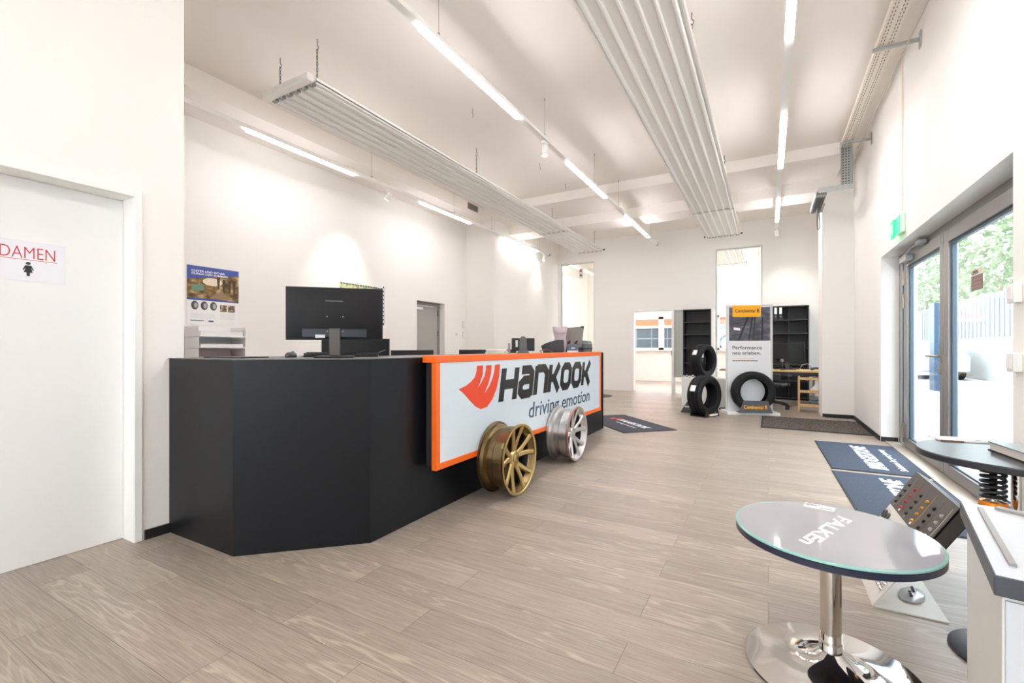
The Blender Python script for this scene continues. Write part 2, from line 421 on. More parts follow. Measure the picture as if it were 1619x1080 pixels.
# door 2 (grey, office wall)
d = tag(bpy.data.objects.new('door_2', None), 'grey steel door in the wall behind the counter', 'door', kind='structure'); COL.objects.link(d)
bx(-6.438, -6.40, 7.2, 7.985, .005, 2.11).build('door_leaf', M_DOORG, d)
b = MB(); b.box(-6.44, -6.385, 7.137, 7.2, 0, 2.172); b.box(-6.44, -6.385, 7.985, 8.048, 0, 2.172); b.box(-6.44, -6.385, 7.2, 7.985, 2.11, 2.172)
b.build('door_frame', mat('door_frame_grey', (140, 138, 134), .5), d)
for z in (.35, 1.45, 1.9):
    bx(-6.385, -6.375, 7.97, 7.99, z, z+.12).build('hinge', M_BLACK, d)
b = MB(); b.box(-6.40, -6.35, 7.22, 7.45, 2.0, 2.06); b.box(-6.36, -6.35, 7.24, 7.8, 2.08, 2.095); b.build('door_closer', M_WHITEM, d, bevel=.004)
# door 3: doorway frame in the back wall
d = tag(bpy.data.objects.new('door_3', None), 'white framed doorway to the room beyond', 'door', kind='structure'); COL.objects.link(d)
b = MB(); b.box(-3.33, -3.242, YB-.015, YB+.21, 0, 2.26); b.box(-3.242, -1.92, YB-.015, YB+.21, 2.192, 2.26); b.box(-2.24, -2.17, YB-.015, YB+.21, 0, 2.192)
b.build('door_frame', M_TRIMW, d, bevel=.004)
bx(-2.17, -1.92, YB+.06, YB+.075, .42, 2.2).build('sidelight_pane', M_REFLG, d)
bx(-2.17, -1.92, YB+.06, YB+.075, 0, .42).build('sidelight_pane', M_GLASSW, d)
b = MB(); b.box(-2.25, -2.238, YB-.03, YB-.015, 1.0, 1.12); b.build('strike_plate', M_BLACK, d)
# glass strips in the back wall
for n, (x0, x1) in enumerate(((-5.44, -4.38), (-1.17, -.13))):
    w = tag(bpy.data.objects.new('window_%d' % (n+1), None), ('tall glass strip at the left end of the back wall', 'tall glass strip behind the tyre display')[n], 'window', kind='structure'); COL.objects.link(w)
    bx(x0+.03, x1-.03, YB+.08, YB+.092, .03, 3.67).build('window_pane', M_GLASSW, w)
    b = MB(); b.box(x0, x0+.03, YB+.04, YB+.14, 0, 3.70); b.box(x1-.03, x1, YB+.04, YB+.14, 0, 3.70); b.box(x0+.03, x1-.03, YB+.04, YB+.14, 3.67, 3.70); b.box(x0+.03, x1-.03, YB+.04, YB+.14, 0, .03)
    b.build('window_frame', mat('thin_grey_frame', (200, 204, 200), .4), w)
# window in the far room
w = tag(bpy.data.objects.new('window_3', None), 'white framed window of the room beyond the doorway', 'window', kind='structure'); COL.objects.link(w)
b = MB(); xs = (-4.45, -3.39, -2.3, -1.55, -.75)
for x in xs: b.box(max(-4.45, x-.09), min(-.75, x+.09), 17.02, 17.1, 1.12, 2.32)
b.box(-4.45, -.75, 17.02, 17.1, 1.12, 1.2); b.box(-4.45, -.75, 17.02, 17.1, 2.24, 2.32)
b.build('window_frame', M_TRIMW, w)
bx(-4.45, -.75, 16.9, 17.02, 1.09, 1.12).build('window_sill', M_TRIMW, w)
for x0, x1 in zip(xs[:-1], xs[1:]): bx(x0+.09, x1-.09, 17.055, 17.065, 1.2, 2.24).build('window_pane', M_GLASS, w)
# window behind the column
w = tag(bpy.data.objects.new('window_4', None), 'window in the right wall behind the column', 'window', kind='structure'); COL.objects.link(w)
b = MB(); b.box(1.44, 1.5, 10.35, 10.42, .95, 2.5); b.box(1.44, 1.5, 11.93, 12.0, .95, 2.5); b.box(1.44, 1.5, 10.42, 11.93, 2.43, 2.5); b.box(1.44, 1.5, 10.42, 11.93, .95, 1.02)
b.build('window_frame', M_ALU, w); bx(1.465, 1.473, 10.42, 11.93, 1.02, 2.43).build('window_pane', M_GLASS, w)
# unseen rear windows, added to let daylight fill the room
for n, (x0, x1) in enumerate(((-2.9, -1.4), (-.9, .9))):
    w = tag(bpy.data.objects.new('window_%d' % (n+5), None), 'unseen window added for daylight in the wall behind the viewer, number %d from its left' % (n+1), 'window', kind='structure'); COL.objects.link(w)
    b = MB(); b.box(x0, x0+.06, -5.13, -5.07, .4, 3.0); b.box(x1-.06, x1, -5.13, -5.07, .4, 3.0); b.box(x0+.06, x1-.06, -5.13, -5.07, .4, .46); b.box(x0+.06, x1-.06, -5.13, -5.07, 2.94, 3.0)
    b.build('window_frame', M_ALU, w); bx(x0+.06, x1-.06, -5.105, -5.095, .46, 2.94).build('window_pane', M_GLASS, w)

# entrance: aluminium frame, narrow sidelight, working leaf, second leaf
d = tag(bpy.data.objects.new('door_4', None), 'aluminium framed glass entrance doors in the right wall', 'door', kind='structure'); COL.objects.link(d)
X0, X1 = 1.44, 1.52
b = MB(); b.box(X0, X1, 7.36, 7.43, 0, 2.36); b.box(X0, X1, 3.80, 3.90, 0, 2.36); b.box(X0, X1, 3.90, 7.36, 2.29, 2.36); b.box(X0, X1, 3.9, 7.36, 0, .02)
b.box(X0, X1, 7.13, 7.19, .02, 2.29)
b.build('door_frame', M_ALU, d, bevel=.003)
bx(1.475, 1.483, 7.19, 7.36, .06, 2.27).build('sidelight_pane', M_GLASS, d)
b = MB(); b.box(1.47, 1.49, 7.19, 7.205, .02, 2.29); b.box(1.47, 1.49, 7.345, 7.36, .02, 2.29); b.build('gasket', M_ALUD, d)
for y0, y1, in ((5.72, 7.12), (3.91, 5.71)):
    lf = MB()
    lf.box(1.43, 1.50, y0, y0+.10, .025, 2.285); lf.box(1.43, 1.50, y1-.13, y1, .025, 2.285); lf.box(1.43, 1.50, y0+.10, y1-.13, 2.17, 2.285); lf.box(1.43, 1.50, y0+.10, y1-.13, .025, .125)
    lo = lf.build('door_leaf', M_ALU, d, bevel=.003)
    bx(1.46, 1.468, y0+.10, y1-.13, .125, 2.17).build('door_pane', M_GLASS, lo)
    g = MB(); g.box(1.45, 1.48, y0+.10, y0+.118, .125, 2.17); g.box(1.45, 1.48, y1-.175, y1-.13, .125, 2.17); g.box(1.45, 1.48, y0+.118, y1-.175, 2.14, 2.17); g.box(1.45, 1.48, y0+.118, y1-.175, .125, .14)
    g.build('gasket', M_ALUD, lo)
for z in (.12, 1.68, 1.96):
    MB().cyl((1.42, 7.125, z), .016, .17, 12).box(1.424, 1.438, 7.06, 7.19, z, z+.17).build('hinge', M_STEEL, d)
b = MB(); b.box(1.36, 1.43, 6.72, 7.02, 2.2, 2.27); b.tube([(1.38, 6.76, 2.28), (1.36, 6.5, 2.30), (1.41, 6.3, 2.31)], .01); b.box(1.36, 1.43, 6.2, 6.34, 2.29, 2.33)
b.build('door_closer', mat('closer_grey', (170, 170, 172), .4, .4), d, bevel=.006)
b = MB(); b.tube([(1.43, 5.775, 1.12), (1.37, 5.775, 1.12), (1.362, 5.79, 1.12), (1.36, 5.93, 1.12)], .011); b.box(1.418, 1.43, 5.75, 5.80, 1.06, 1.18)
b.build('door_handle', M_STEEL, d, bevel=.002)
b = MB(); b.box(1.415, 1.43, 5.755, 5.795, .95, 1.03); b.cyl((1.405, 5.775, 1.0), .012, .02, 12, 'X'); b.build('door_lock', M_STEEL, d)
struct('trim_4', bx(1.3, 1.44, 3.8, 7.43, 0, .012), mat('sill_strip', (176, 164, 150), .4, .3), 'metal threshold strip before the entrance doors')

# ------------------------------------------------------------------ ceiling equipment
def link_pts(c, vertical, rot):
    pts = []
    for k in range(10):
        a = 2*PI*k/10
        x, z = .009*math.cos(a), .02*math.sin(a)
        pts.append((c[0]+x*math.cos(rot), c[1]+x*math.sin(rot), c[2]+z))
    return pts
def chain(name, x, y, z0, z1, parent, detail=True):
    b = MB()
    b.tube([(x, y, z1), (x, y, z1-.06), (x+.014, y, z1-.075), (x+.016, y, z1-.1), (x, y, z1-.112), (x-.012, y, z1-.1)], .0045, 6)
    z = z1-.125; k = 0
    while z > z0+.01:
        if detail: b.tube(link_pts((x, y, z), True, (k % 2)*PI/2+.5), .0032, 5, closed=True)
        z -= .031; k += 1
    if not detail: b.tube([(x, y, z1-.1), (x, y, z0)], .004, 6)
    return b.build(name, mat('chain_steel', (120, 118, 114), .4, .8), parent)

def radiant_panel(name, label, x0, x1, y0, y1, hx, hy, header=True):
    t = thing(name, label, 'radiant panel', ((x0+x1)/2, y0, 3.82), 0, 'suspended radiant heating panels')
    W = x1-x0; L = y1-y0; ox, oy, oz = (x0+x1)/2, y0, 3.82
    b = MB(); b.box(-W/2, W/2, 0, L, .018, .03); b.box(-W/2, -W/2+.02, 0, L, 0, .06); b.box(W/2-.02, W/2, 0, L, 0, .06)
    b.build('panel_sheet', M_WHITEM, t)
    n = 6
    for i in range(n):
        x = -W/2+.06+(W-.12)*i/(n-1)
        MB().cyl((x, -.02, .012), .021, L+.04, 12, 'Y').build('tube', M_WHITEM, t)
    for y in (9.5-y0,) if y0 < 5 else ():
        b = MB(); b.box(-W/2, W/2, y-.002, y+.002, -.012, .0165); b.build('joint_cover', mat('joint_grey', (200, 198, 194), .5), t)  # panel seam drawn as a thin pale grey strip
    for yy in ((-.06, L+.05) if header else (L+.05,)):
        b = MB(); b.box(-W/2-.02, W/2-.01, yy-.04, yy+.04, .0, .075)
        b.build('header_pipe', M_WHITEM, t, bevel=.012)
        b = MB()
        for i in range(n):
            x = -W/2+.06+(W-.12)*i/(n-1)
            b.box(x-.03, x+.03, (yy+.042 if yy < 1 else yy-.075), (yy+.075 if yy < 1 else yy-.042), -.012, .02)
        b.build('union_sleeve', mat('sleeve_grey', (150, 150, 152), .45, .4), t)
        if yy > 1:
            b = MB(); b.cyl((W/2-.01, yy, .04), .018, .05, 10, 'X'); b.cyl((-W/2-.05, yy, .04), .018, .03, 10, 'X'); b.build('valve', M_BLACK, t)
    for k, y in enumerate(hy):
        for x in hx:
            chain('hanging_chain', x-ox, y-oy, .03 if True else 0, ZC-oz, t, detail=(y < 8))
    return t
radiant_panel('radiant_ceiling_panel', 'white ribbed heating panel hung on chains above the reception counter', -4.62, -3.90, 2.98, 11.9, (-4.56, -3.96), (3.03, 5.9, 8.75, 11.4))
radiant_panel('radiant_ceiling_panel', 'white ribbed heating panel hung over the middle of the showroom, its near end outside the picture', -1.30, -.56, -.4, 11.75, (-1.24, -.62), (.6, 4.5, 8.1, 11.2))
radiant_panel('radiant_ceiling_panel', 'white ribbed heating panel seen through the glass strip behind the tyre display', -1.45, -.62, 12.95, 15.8, (-1.39, -.68), (13.3, 15.4), header=False)

ZT = 3.77
def track(label, x, y0, y1, segs, cables, led=None):
    t = thing('light_track', label, 'track light', (x, y0, ZT), 0, 'suspended white light tracks')
    L = y1-y0
    b = MB(); b.box(-.022, .022, 0, L, .012, .06); b.box(-.034, .034, 0, L, .006, .014)
    b.build('rail', M_WHITEM, t)
    for a, c in segs:
        bx(-.03, .03, a-y0, c-y0, -.016, .005).build('light_strip', led or M_LED, t)
    for y in cables:
        b = MB(); b.tube([(0, y-y0, .06), (0, y-y0, ZC-ZT)], .0022, 6); b.cyl((0, y-y0, .06), .012, .03, 10); b.cyl((0, y-y0, ZC-ZT-.03), .01, .03, 10)
        b.build('suspension_cable', M_GALV, t)
    MB().box(-.03, .03, L, L+.03, 0, .065).build('end_cap', M_BLACK, t, bevel=.003)
    return t
track('white light track along the wall behind the counter', -5.36, 1.62, 11.6, ((3.139, 4.737), (6.218, 7.745), (9.224, 10.9)), (5.08, 7.2, 8.6, 11.0), M_LEDW)
track('white light track over the aisle, in the middle of the three', -2.43, -4.6, 11.7, ((-3.45, -1.85), (2.819, 4.463), (5.898, 7.56), (8.869, 10.755)), (-3.9, -1.0, 1.8, 3.05, 5.14, 7.0, 8.35, 11.0))
track('white light track near the entrance wall', .15, -4.6, 11.4, ((-3.5, -1.9), (-.2, 1.4), (2.75, 4.43), (5.9, 7.53), (9.2, 10.7)), (-3.9, -1.0, 2.1, 5.2, 8.2, 11.1))
track('white light track glimpsed through the left glass strip of the back wall', -5.36, 12.9, 16.6, ((12.96, 14.5),), (13.4, 15.5))
track('white light track in the room beyond, hidden above the doorway', -2.43, 12.9, 16.8, ((13.2, 14.8), (15.2, 16.6)), (13.4, 16.0), M_LEDF)
track('unseen light track added to brighten the room beyond, above the right glass strip', -.1, 12.9, 16.8, ((13.2, 14.8), (15.2, 16.6)), (13.4, 16.0), M_LEDF)  # extra unseen track, added to brighten the room behind the glass

def spot(label, x, y, aim, power, size=50, lens=True):
    t = thing('track_spotlight', label, 'spotlight', (x, y, ZT), 0, 'spotlights on the light tracks')
    bx(-.018, .018, -.05, .05, -.03, -.001).build('adapter', M_WHITEM, t)
    a = Vector(aim)-Vector((x, y, ZT-.1)); a.normalize()
    c = Vector((0, 0, -.10))
    MB().tube([(0, 0, -.03), (0, 0, -.07)], .008, 8).build('bracket', M_WHITEM, t)
    b = MB(); b.tube([c-a*.05, c-a*.045, c+a*.08], [.028, .035, .038], 20)
    h = b.build('lamp_head', M_WHITEM, t)
    MB().tube([c+a*.0802, c+a*.082], [.032, .031], 20).build('lens', M_SPOTL, h)
    ld = bpy.data.lights.new('spot', 'SPOT'); ld.energy = power; ld.spot_size = R(size*1.25); ld.spot_blend = 1.0; ld.shadow_soft_size = .035; ld.color = (1, .95, .87)
    lo = bpy.data.objects.new('spot_beam', ld); COL.objects.link(lo); lo.location = Vector((x, y, ZT))+c+a*.11
    lo.rotation_euler = a.to_track_quat('-Z', 'Y').to_euler()
    return t
spot('white spotlight on the office wall track aimed at the wall', -5.36, 5.45, (-6.25, 5.2, 2.35), 60, 46)
spot('white spotlight under the aisle track pointing down', -2.43, 5.14, (-2.35, 4.95, 0), 60, 40)
spot('white spotlight at the far end of the entrance track', .15, 11.25, (.55, 12.6, 1.9), 40, 60)
spot('white spotlight at the far end of the office wall track', -5.36, 11.3, (-5.5, 10.9, 2.0), 40, 60)

# grille, hooks
b = MB(); b.box(-5.545, -5.53, 7.92, 8.3, 4.15, 4.28); t = thing('ventilation_grille', 'small dark grille in the boxed soffit', 'grille')
b.build('frame', mat('grille_grey', (150, 146, 140), .5), t)
b = MB()
for k in range(6): b.box(-5.532, -5.524, 7.94, 8.28, 4.162+k*.019, 4.17+k*.019)
b.build('slats', mat('grille_dark', (96, 92, 88), .5), t)
hk = mat('hook_steel', (150, 146, 140), .4, .6)
for i, (x, y, lab) in enumerate(((-3.35, 4.9, 'small steel hook in the ceiling above the counter, nearest the viewer'), (-3.35, 6.9, 'small steel hook in the ceiling, second beyond the counter lamp'), (-3.35, 8.0, 'small steel hook in the ceiling, the one nearest the beam'))):
    b = MB(); b.tube([(x, y, ZC), (x, y, ZC-.07), (x+.012, y, ZC-.085), (x+.012, y, ZC-.105), (x-.004, y, ZC-.112)], .004, 6)
    tag(b.build('ceiling_hook', hk), lab, 'hook', 'steel hooks in the ceiling')

# cable tray along the right wall
t = thing('cable_tray', 'perforated cable tray along the top of the entrance wall', 'cable tray', (0.925, -4.8, 4.15))
b = MB(); b.box(0, .135, 0, 13.05, 0, .004); b.box(0, .004, 0, 13.05, .004, .06); b.box(.131, .135, 0, 13.05, .004, .06)
slot = mat('tray_slot', (70, 66, 62), .7); b.use(slot)
y = 4.9
while y < 13.0:
    for x in (.022, .045, .09, .112): b.box(x-.003, x+.003, y, y+.028, -.0015, .0005)
    y += .055
b.build('tray_channel', M_TRAYW, t)
for y in (5.6, 8.2, 10.45, 12.8):
    b = MB(); b.box(-.03, .33, y, y+.04, -.03, -.003); b.box(.325, .333, y-.01, y+.05, -.1, .06); b.build('wall_bracket', M_GALV, t, bevel=.003)
b = MB(); b.tube([(.20, 4.5, .02), (.19, 7.0, -.03), (.22, 9.0, -.12), (.2, 11, -.1), (.22, 12.6, -.05), (.2, 13.0, -.06)], .006, 6); b.build('hanging_cable', mat('cable_grey', (178, 172, 164), .5), t)
b = MB(); b.box(-.05, .0, 4.85, 5.02, .05, .15); b.tube([(0, 4.9, .15), (-.02, 4.88, .16), (-.04, 4.86, .13)], .006, 6); b.build('junction_box', M_GALV, t, bevel=.004)
t2 = thing('cable_tray', 'galvanised cable tray dropping down beside the column and turning over it', 'cable tray', (.93, 8.26, 3.58))
b = MB(); b.box(0, .14, 0, .004, 0, .60); b.box(0, .004, -.05, 0, 0, .60); b.box(.136, .14, -.05, 0, 0, .60); b.use(slot)
for k in range(14):
    for x in (.03, .065, .1): b.box(x-.008, x+.008, -.002, -.0005, .03+k*.04, .045+k*.04)
b.build('riser_channel', M_GALV, t2)
bx(-.16, -.12, .8, 1.268, -.03, .0).build('column_bracket', M_GALV, t2)
b = MB(); b.box(-.28, .14, -.05, .06, -.02, -.004); b.box(-.28, .14, -.054, -.05, -.06, .02); b.box(-.30, -.16, .06, 1.15, -.06, -.045); b.box(-.30, -.296, .0, 1.15, -.045, .02); b.box(-.164, -.16, .06, 1.15, -.045, .02)
b.build('elbow_channel', M_GALV, t2, bevel=.004)
b = MB()
for k in range(5): b.tube([(-.28+k*.025, .02, -.03), (-.28+k*.025, .3, -.07), (-.28+k*.025, 1.0, -.08)], .01, 6)
b.tube([(-.22, .6, -.1), (-.21, .62, -.3), (-.20, .66, -.42), (-.22, .7, -.45), (-.235, .68, -.36), (-.235, .66, -.12)], .008, 6)
b.build('cable_bundle', mat('cable_dark_grey', (92, 92, 92), .5), t2)

# fittings on the walls
t = thing('exit_sign', 'green lit emergency exit sign over the entrance', 'exit sign', (XR, 6.33, 2.40))
bx(-.05, 0, -.11, .11, .03, .24).build('housing', M_WHITEM, t, bevel=.006)
bx(-.052, -.05, -.13, .10, .0, .19, M=Matrix.Translation((0, 0, .02))).build('sign_face', M_GREEN, t)
bx(-.075, -.055, .05, .16, .0, .2).build('sign_blade', M_GREEN, t, bevel=.004)
bx(-.0762, -.075, .07, .12, .05, .15).build('pictogram', M_WHTXT, t)
t = thing('conduit', 'white conduit running up the wall from the exit sign', 'conduit', (XR-.016, 6.30, 2.67))
bx(0, .015, 0, .03, 0, 1.63).build('duct', mat('conduit_white', (236, 226, 214), .5), t)
t = thing('light_switch', 'white switch box on the wall beside the entrance, the upper one', 'switch', (XR, 3.72, 1.46), 0, 'switch boxes beside the entrance')
bx(-.04, 0, -.045, .045, 0, .11).build('housing', M_WHITEM, t, bevel=.006); bx(-.046, -.04, -.03, .03, .02, .09).build('rocker', M_TRIMW, t, bevel=.002)
copy_thing(t, (XR, 3.72, 1.06), label='white switch box on the wall beside the entrance, the lower one')
for i, (z, lab) in enumerate(((1.66, 'white twin socket beside the grey door, upper'), (1.42, 'white twin socket beside the grey door, lower'))):
    t = thing('wall_socket', lab, 'socket', (XW, 8.76, z), 0, 'sockets beside the grey door')
    bx(0, .012, -.05, .05, 0, .16).build('plate', mat('socket_white', (222, 220, 216), .4), t, bevel=.003); bx(.012, .016, -.035, .035, .02, .14).build('insert', M_WHITEM, t)
t = thing('wall_socket', 'single white button between the grey door and the sockets', 'button', (XW, 8.5, 1.48)); bx(0, .012, -.03, .03, 0, .06).build('plate', mat('socket_white', (222, 220, 216), .4), t, bevel=.003)
t = thing('alarm_sounder', 'small red and white alarm high in the left glass strip', 'alarm', (-4.78, YB-.0, 3.25))
bx(-.06, .06, -.0, .04, 0, .28).build('mount_plate', M_WHITEM, t, bevel=.005); MB().cyl((0, 0, .2), .035, -.05, 16, 'Y').build('beacon', mat('alarm_red', (200, 80, 60), .4), t); MB().cyl((0, 0, .07), .03, -.03, 16, 'Y').build('sounder', mat('alarm_dark', (90, 90, 90), .4), t)

# ------------------------------------------------------------------ door notice, posters
t = thing('door_notice', 'laminated white notice with red word DAMEN on the white door', 'notice', (-3.54, .872, 1.565))
bx(0, .002, -.152, .152, 0, .22).build('sheet', M_LAMIN, t)
text_part('lettering', 'DAMEN', M_REDTXT, t, (.002, -.108, .125), (0, 1, 0), (0, 0, 1), .216, .062, -.012)
bx(.002, .0026, -.108, .115, .116, .1185).build('underline', M_REDTXT, t)
b = MB(); B = basis((.002, 0, 0), (0, 1, 0), (0, 0, 1))
b.prism([(.010*math.cos(2*PI*k/16), .098+.008*math.sin(2*PI*k/16)) for k in range(16)], .0006, B)
b.prism([(-.012, .087), (.012, .087), (.022, .062), (.018, .059), (.010, .075), (.018, .048), (.007, .048), (.006, .028), (-.006, .028), (-.007, .048), (-.018, .048), (-.010, .075), (-.018, .059), (-.022, .062)], .0006, B)
b.build('pictogram', M_BLKTXT, t)

def noise_picture(name, cols, scale, stretch=(1, 1, 1)):
    m = bpy.data.materials.new(name); m.use_nodes = True; nt = m.node_tree; bs = nt.nodes['Principled BSDF']
    tc = nt.nodes.new('ShaderNodeTexCoord'); mp = nt.nodes.new('ShaderNodeMapping'); mp.inputs['Scale'].default_value = stretch
    nt.links.new(tc.outputs['Object'], mp.inputs['Vector'])
    n = nt.nodes.new('ShaderNodeTexNoise'); n.inputs['Scale'].default_value = scale; n.inputs['Detail'].default_value = 5; nt.links.new(mp.outputs[0], n.inputs['Vector'])
    cr = nt.nodes.new('ShaderNodeValToRGB'); el = cr.color_ramp.elements
    while len(el) < len(cols): el.new(.5)
    for i, c in enumerate(cols):
        el[i].position = .3+.4*i/(len(cols)-1); el[i].color = lin(c)+(1,)
    nt.links.new(n.outputs['Fac'], cr.inputs['Fac']); nt.links.new(cr.outputs['Color'], bs.inputs['Base Color']); bs.inputs['Roughness'].default_value = .45
    return m
t = thing('poster', 'blue topped summer tyre poster on the wall behind the counter', 'poster', (XW, 2.918, 1.5))
bx(0, .004, 0, .63, 0, .73).build('sheet', M_PAPER, t)
bx(.004, .005, 0, .63, .30, .73).build('picture', noise_picture('poster_roadside', ((58, 42, 30), (104, 78, 38), (150, 120, 60), (206, 186, 150)), 9, (1, 1, 1.6)), t)
def rib(y0, z0, y1, z1, y2, z2, y3, z3, name, m, x=.005, h=.0006):
    return MB().prism([(y0, z0), (y1, z1), (y2, z2), (y3, z3)], h, basis((x, 0, 0), (0, 1, 0), (0, 0, 1))).build(name, m, t, smooth=False)
rib(0, .56, .63, .66, .63, .73, 0, .73, 'blue_band', mat('poster_blue', (58, 82, 158), .4))
rib(0, .30, .63, .30, .63, .315, 0, .33, 'blue_footer', MATS['poster_blue'])
MB().prism([(.20+.12*math.cos(a), .545+.05*math.sin(a)) for a in [2*PI*k/20 for k in range(20)]], .0006, basis((.0052, .1, 0), (0, 1, 0), (0, 0, 1))).build('sky_patch', mat('poster_sky', (238, 222, 200), .5), t, smooth=False)
rib(.05, .41, .2, .43, .19, .50, .06, .50, 'green_car', mat('poster_green', (104, 140, 116), .5), .0056)
rib(.25, .33, .55, .33, .42, .42, .38, .42, 'road', mat('poster_road', (150, 122, 92), .5), .0056)
for k, (y, z) in enumerate(((.43, .42), (.50, .42), (.56, .42), (.36, .46))): rib(y, z, y+.02, z, y+.03, z+.17, y-.01, z+.17, 'tree', mat('poster_tree', (66, 50, 26), .5), .006)
text_part('headline', 'CLEVER UND SICHER', M_WHTXT, t, (.006, .05, .655), (0, 1, 0), (0, 0, 1), .40, .026, .02, .15)
text_part('headline', 'DURCH DEN SOMMER!', M_WHTXT, t, (.006, .05, .62), (0, 1, 0), (0, 0, 1), .44, .026, .02, .15)
for k in range(3):
    y = .09+k*.11
    MB().prism([(y+.042*math.cos(a), .235+.055*math.sin(a)) for a in [2*PI*j/24 for j in range(24)]], .0006, basis((.004, 0, 0), (0, 1, 0), (0, 0, 1))).build('tyre_picture', mat('poster_tyre', (70, 70, 70), .5), t, smooth=False)
    MB().prism([(y+.012+.022*math.cos(a), .235+.034*math.sin(a)) for a in [2*PI*j/20 for j in range(20)]], .0006, basis((.0046, 0, 0), (0, 1, 0), (0, 0, 1))).build('rim_picture', mat('poster_rim', (172, 172, 170), .4), t, smooth=False)
for y in (.39, .49):
    rib(y, .17, y+.09, .17, y+.09, .26, y, .26, 'photo', noise_picture('poster_photo_%d' % (y*100), ((50, 52, 56), (120, 96, 60), (222, 214, 196)), 22), .004)
b = MB(); B = basis((.004, 0, 0), (0, 1, 0), (0, 0, 1))
for k in range(5): b.prism([(.04, .13-k*.014), (.33, .13-k*.014), (.33, .133-k*.014), (.04, .133-k*.014)], .0005, B)
for k in range(6): b.prism([(.39, .145-k*.014), (.58, .145-k*.014), (.58, .148-k*.014), (.39, .148-k*.014)], .0005, B)
b.build('small_print', mat('pale_print', (200, 200, 204), .5), t, smooth=False)
b = MB(); b.prism([(.04, .04), (.2, .04), (.2, .05), (.04, .05)], .0005, B); b.prism([(.25, .03), (.31, .03), (.31, .05), (.25, .05)], .0005, B); b.build('address_line', mat('poster_blue_print', (74, 84, 130), .5), t, smooth=False)

t = thing('poster', 'wide colourful chart on the wall behind the large monitor', 'poster', (XW, 5.19, 1.62))
bx(0, .004, 0, 1.035, 0, .72).build('sheet', M_PAPER, t)
bx(.004, .005, .02, 1.0, .03, .69).build('picture', noise_picture('chart_picture', ((90, 130, 180), (150, 180, 130), (220, 210, 150), (90, 110, 150)), 9), t)
bx(.004, .0055, 1.0, 1.035, 0, .72).build('side_band', mat('chart_blue', (44, 52, 120), .5), t)
b = MB()
for k in range(9): b.box(.0055, .006, 1.008, 1.028, .04+k*.075, .09+k*.075)
b.build('side_print', M_WHTXT, t)
b = MB()
for k in range(16): b.box(.005, .0056, .04+k*.06, .08+k*.06, .66, .68)
b.build('header_print', mat('chart_print', (60, 70, 96), .5), t)

# ------------------------------------------------------------------ reception counter
t = thing('reception_counter', 'long charcoal reception counter with a chamfered near corner', 'counter', (-2.15, 2.0, 0))
P0 = [(-3.40, 1.485), (-2.68, 1.49), (-2.13, 2.01), (-2.15, 6.56)]
def off(p): return (p[0]+2.15, p[1]-2.0)
outer = [off(p) for p in P0]
inner = [off(p) for p in ((-3.40, 1.525), (-2.695, 1.53), (-2.17, 2.027), (-2.19, 6.56))]
def quad_panel(i): return [outer[i], outer[i+1], inner[i+1], inner[i]]
names = ('end_panel', 'corner_panel', 'front_panel')
for i in range(3): MB().prism(quad_panel(i), 1.128, None, 0).build(names[i], M_COUNTER, t, bevel=.0015)
top = [off(p) for p in ((-3.40, 1.480), (-2.678, 1.485), (-2.125, 2.008), (-2.145, 6.56), (-2.80, 6.56), (-2.80, 2.6), (-2.92, 2.48), (-3.40, 2.48))]
MB().prism(top, .005, None, 1.129).build('worktop', M_CTOP, t, bevel=.001)
bx(-.69, .004, 4.561, 4.585, 0, 1.134).build('side_panel', M_COUNTER, t)
bx(-.645, -.62, .62, 4.56, 0, 1.128).build('back_panel', M_COUNTER, t)

# illuminated sign
ZS0, ZS1 = .345, 1.145
t = thing('illuminated_sign', 'orange framed white sign with a red plume mark and black lettering on the counter front', 'sign', (-2.01, 2.487, 0))
Ls = 3.56
b = MB(); b.box(-.10, -.004, .02, Ls-.02, ZS0+.02, ZS1-.055); b.build('light_box', M_BLACKM, t)
bx(-.004, 0, .045, Ls-.045, ZS0+.045, ZS1-.05).build('sign_face', M_SIGNW, t)
b = MB(); b.box(-.035, .006, 0, .045, ZS0, ZS1-.05); b.box(-.035, .006, Ls-.045, Ls, ZS0, ZS1-.05); b.box(-.035, .006, .045, Ls-.045, ZS0, ZS0+.045); b.box(-.113, .008, -.005, Ls+.005, ZS1-.05, ZS1)
b.build('frame', M_ORANGE, t, bevel=.002)
wing = [(2.758, .892), (2.846, .909), (2.917, .936), (2.97, .969), (2.995, 1.01), (3.002, 1.058), (3.09, 1.058), (3.081, .987), (3.045, .922), (3.002, .877), (3.061, .917), (3.113, .973), (3.133, 1.022), (3.135, 1.057), (3.218, 1.056), (3.21, .993), (3.17, .907), (3.101, .823), (3.187, .887), (3.242, .96), (3.266, 1.016), (3.271, 1.057), (3.353, 1.059), (3.341, .961), (3.298, .854), (3.23, .77), (3.147, .716), (3.056, .708), (2.98, .738), (2.917, .781), (2.836, .843)]
B = basis((.0002, 0, 0), (0, 1, 0), (0, 0, 1))
MB().prism([(y-2.487, z) for y, z in wing], .002, B).build('plume_mark', M_LOGO_R, t, smooth=False)
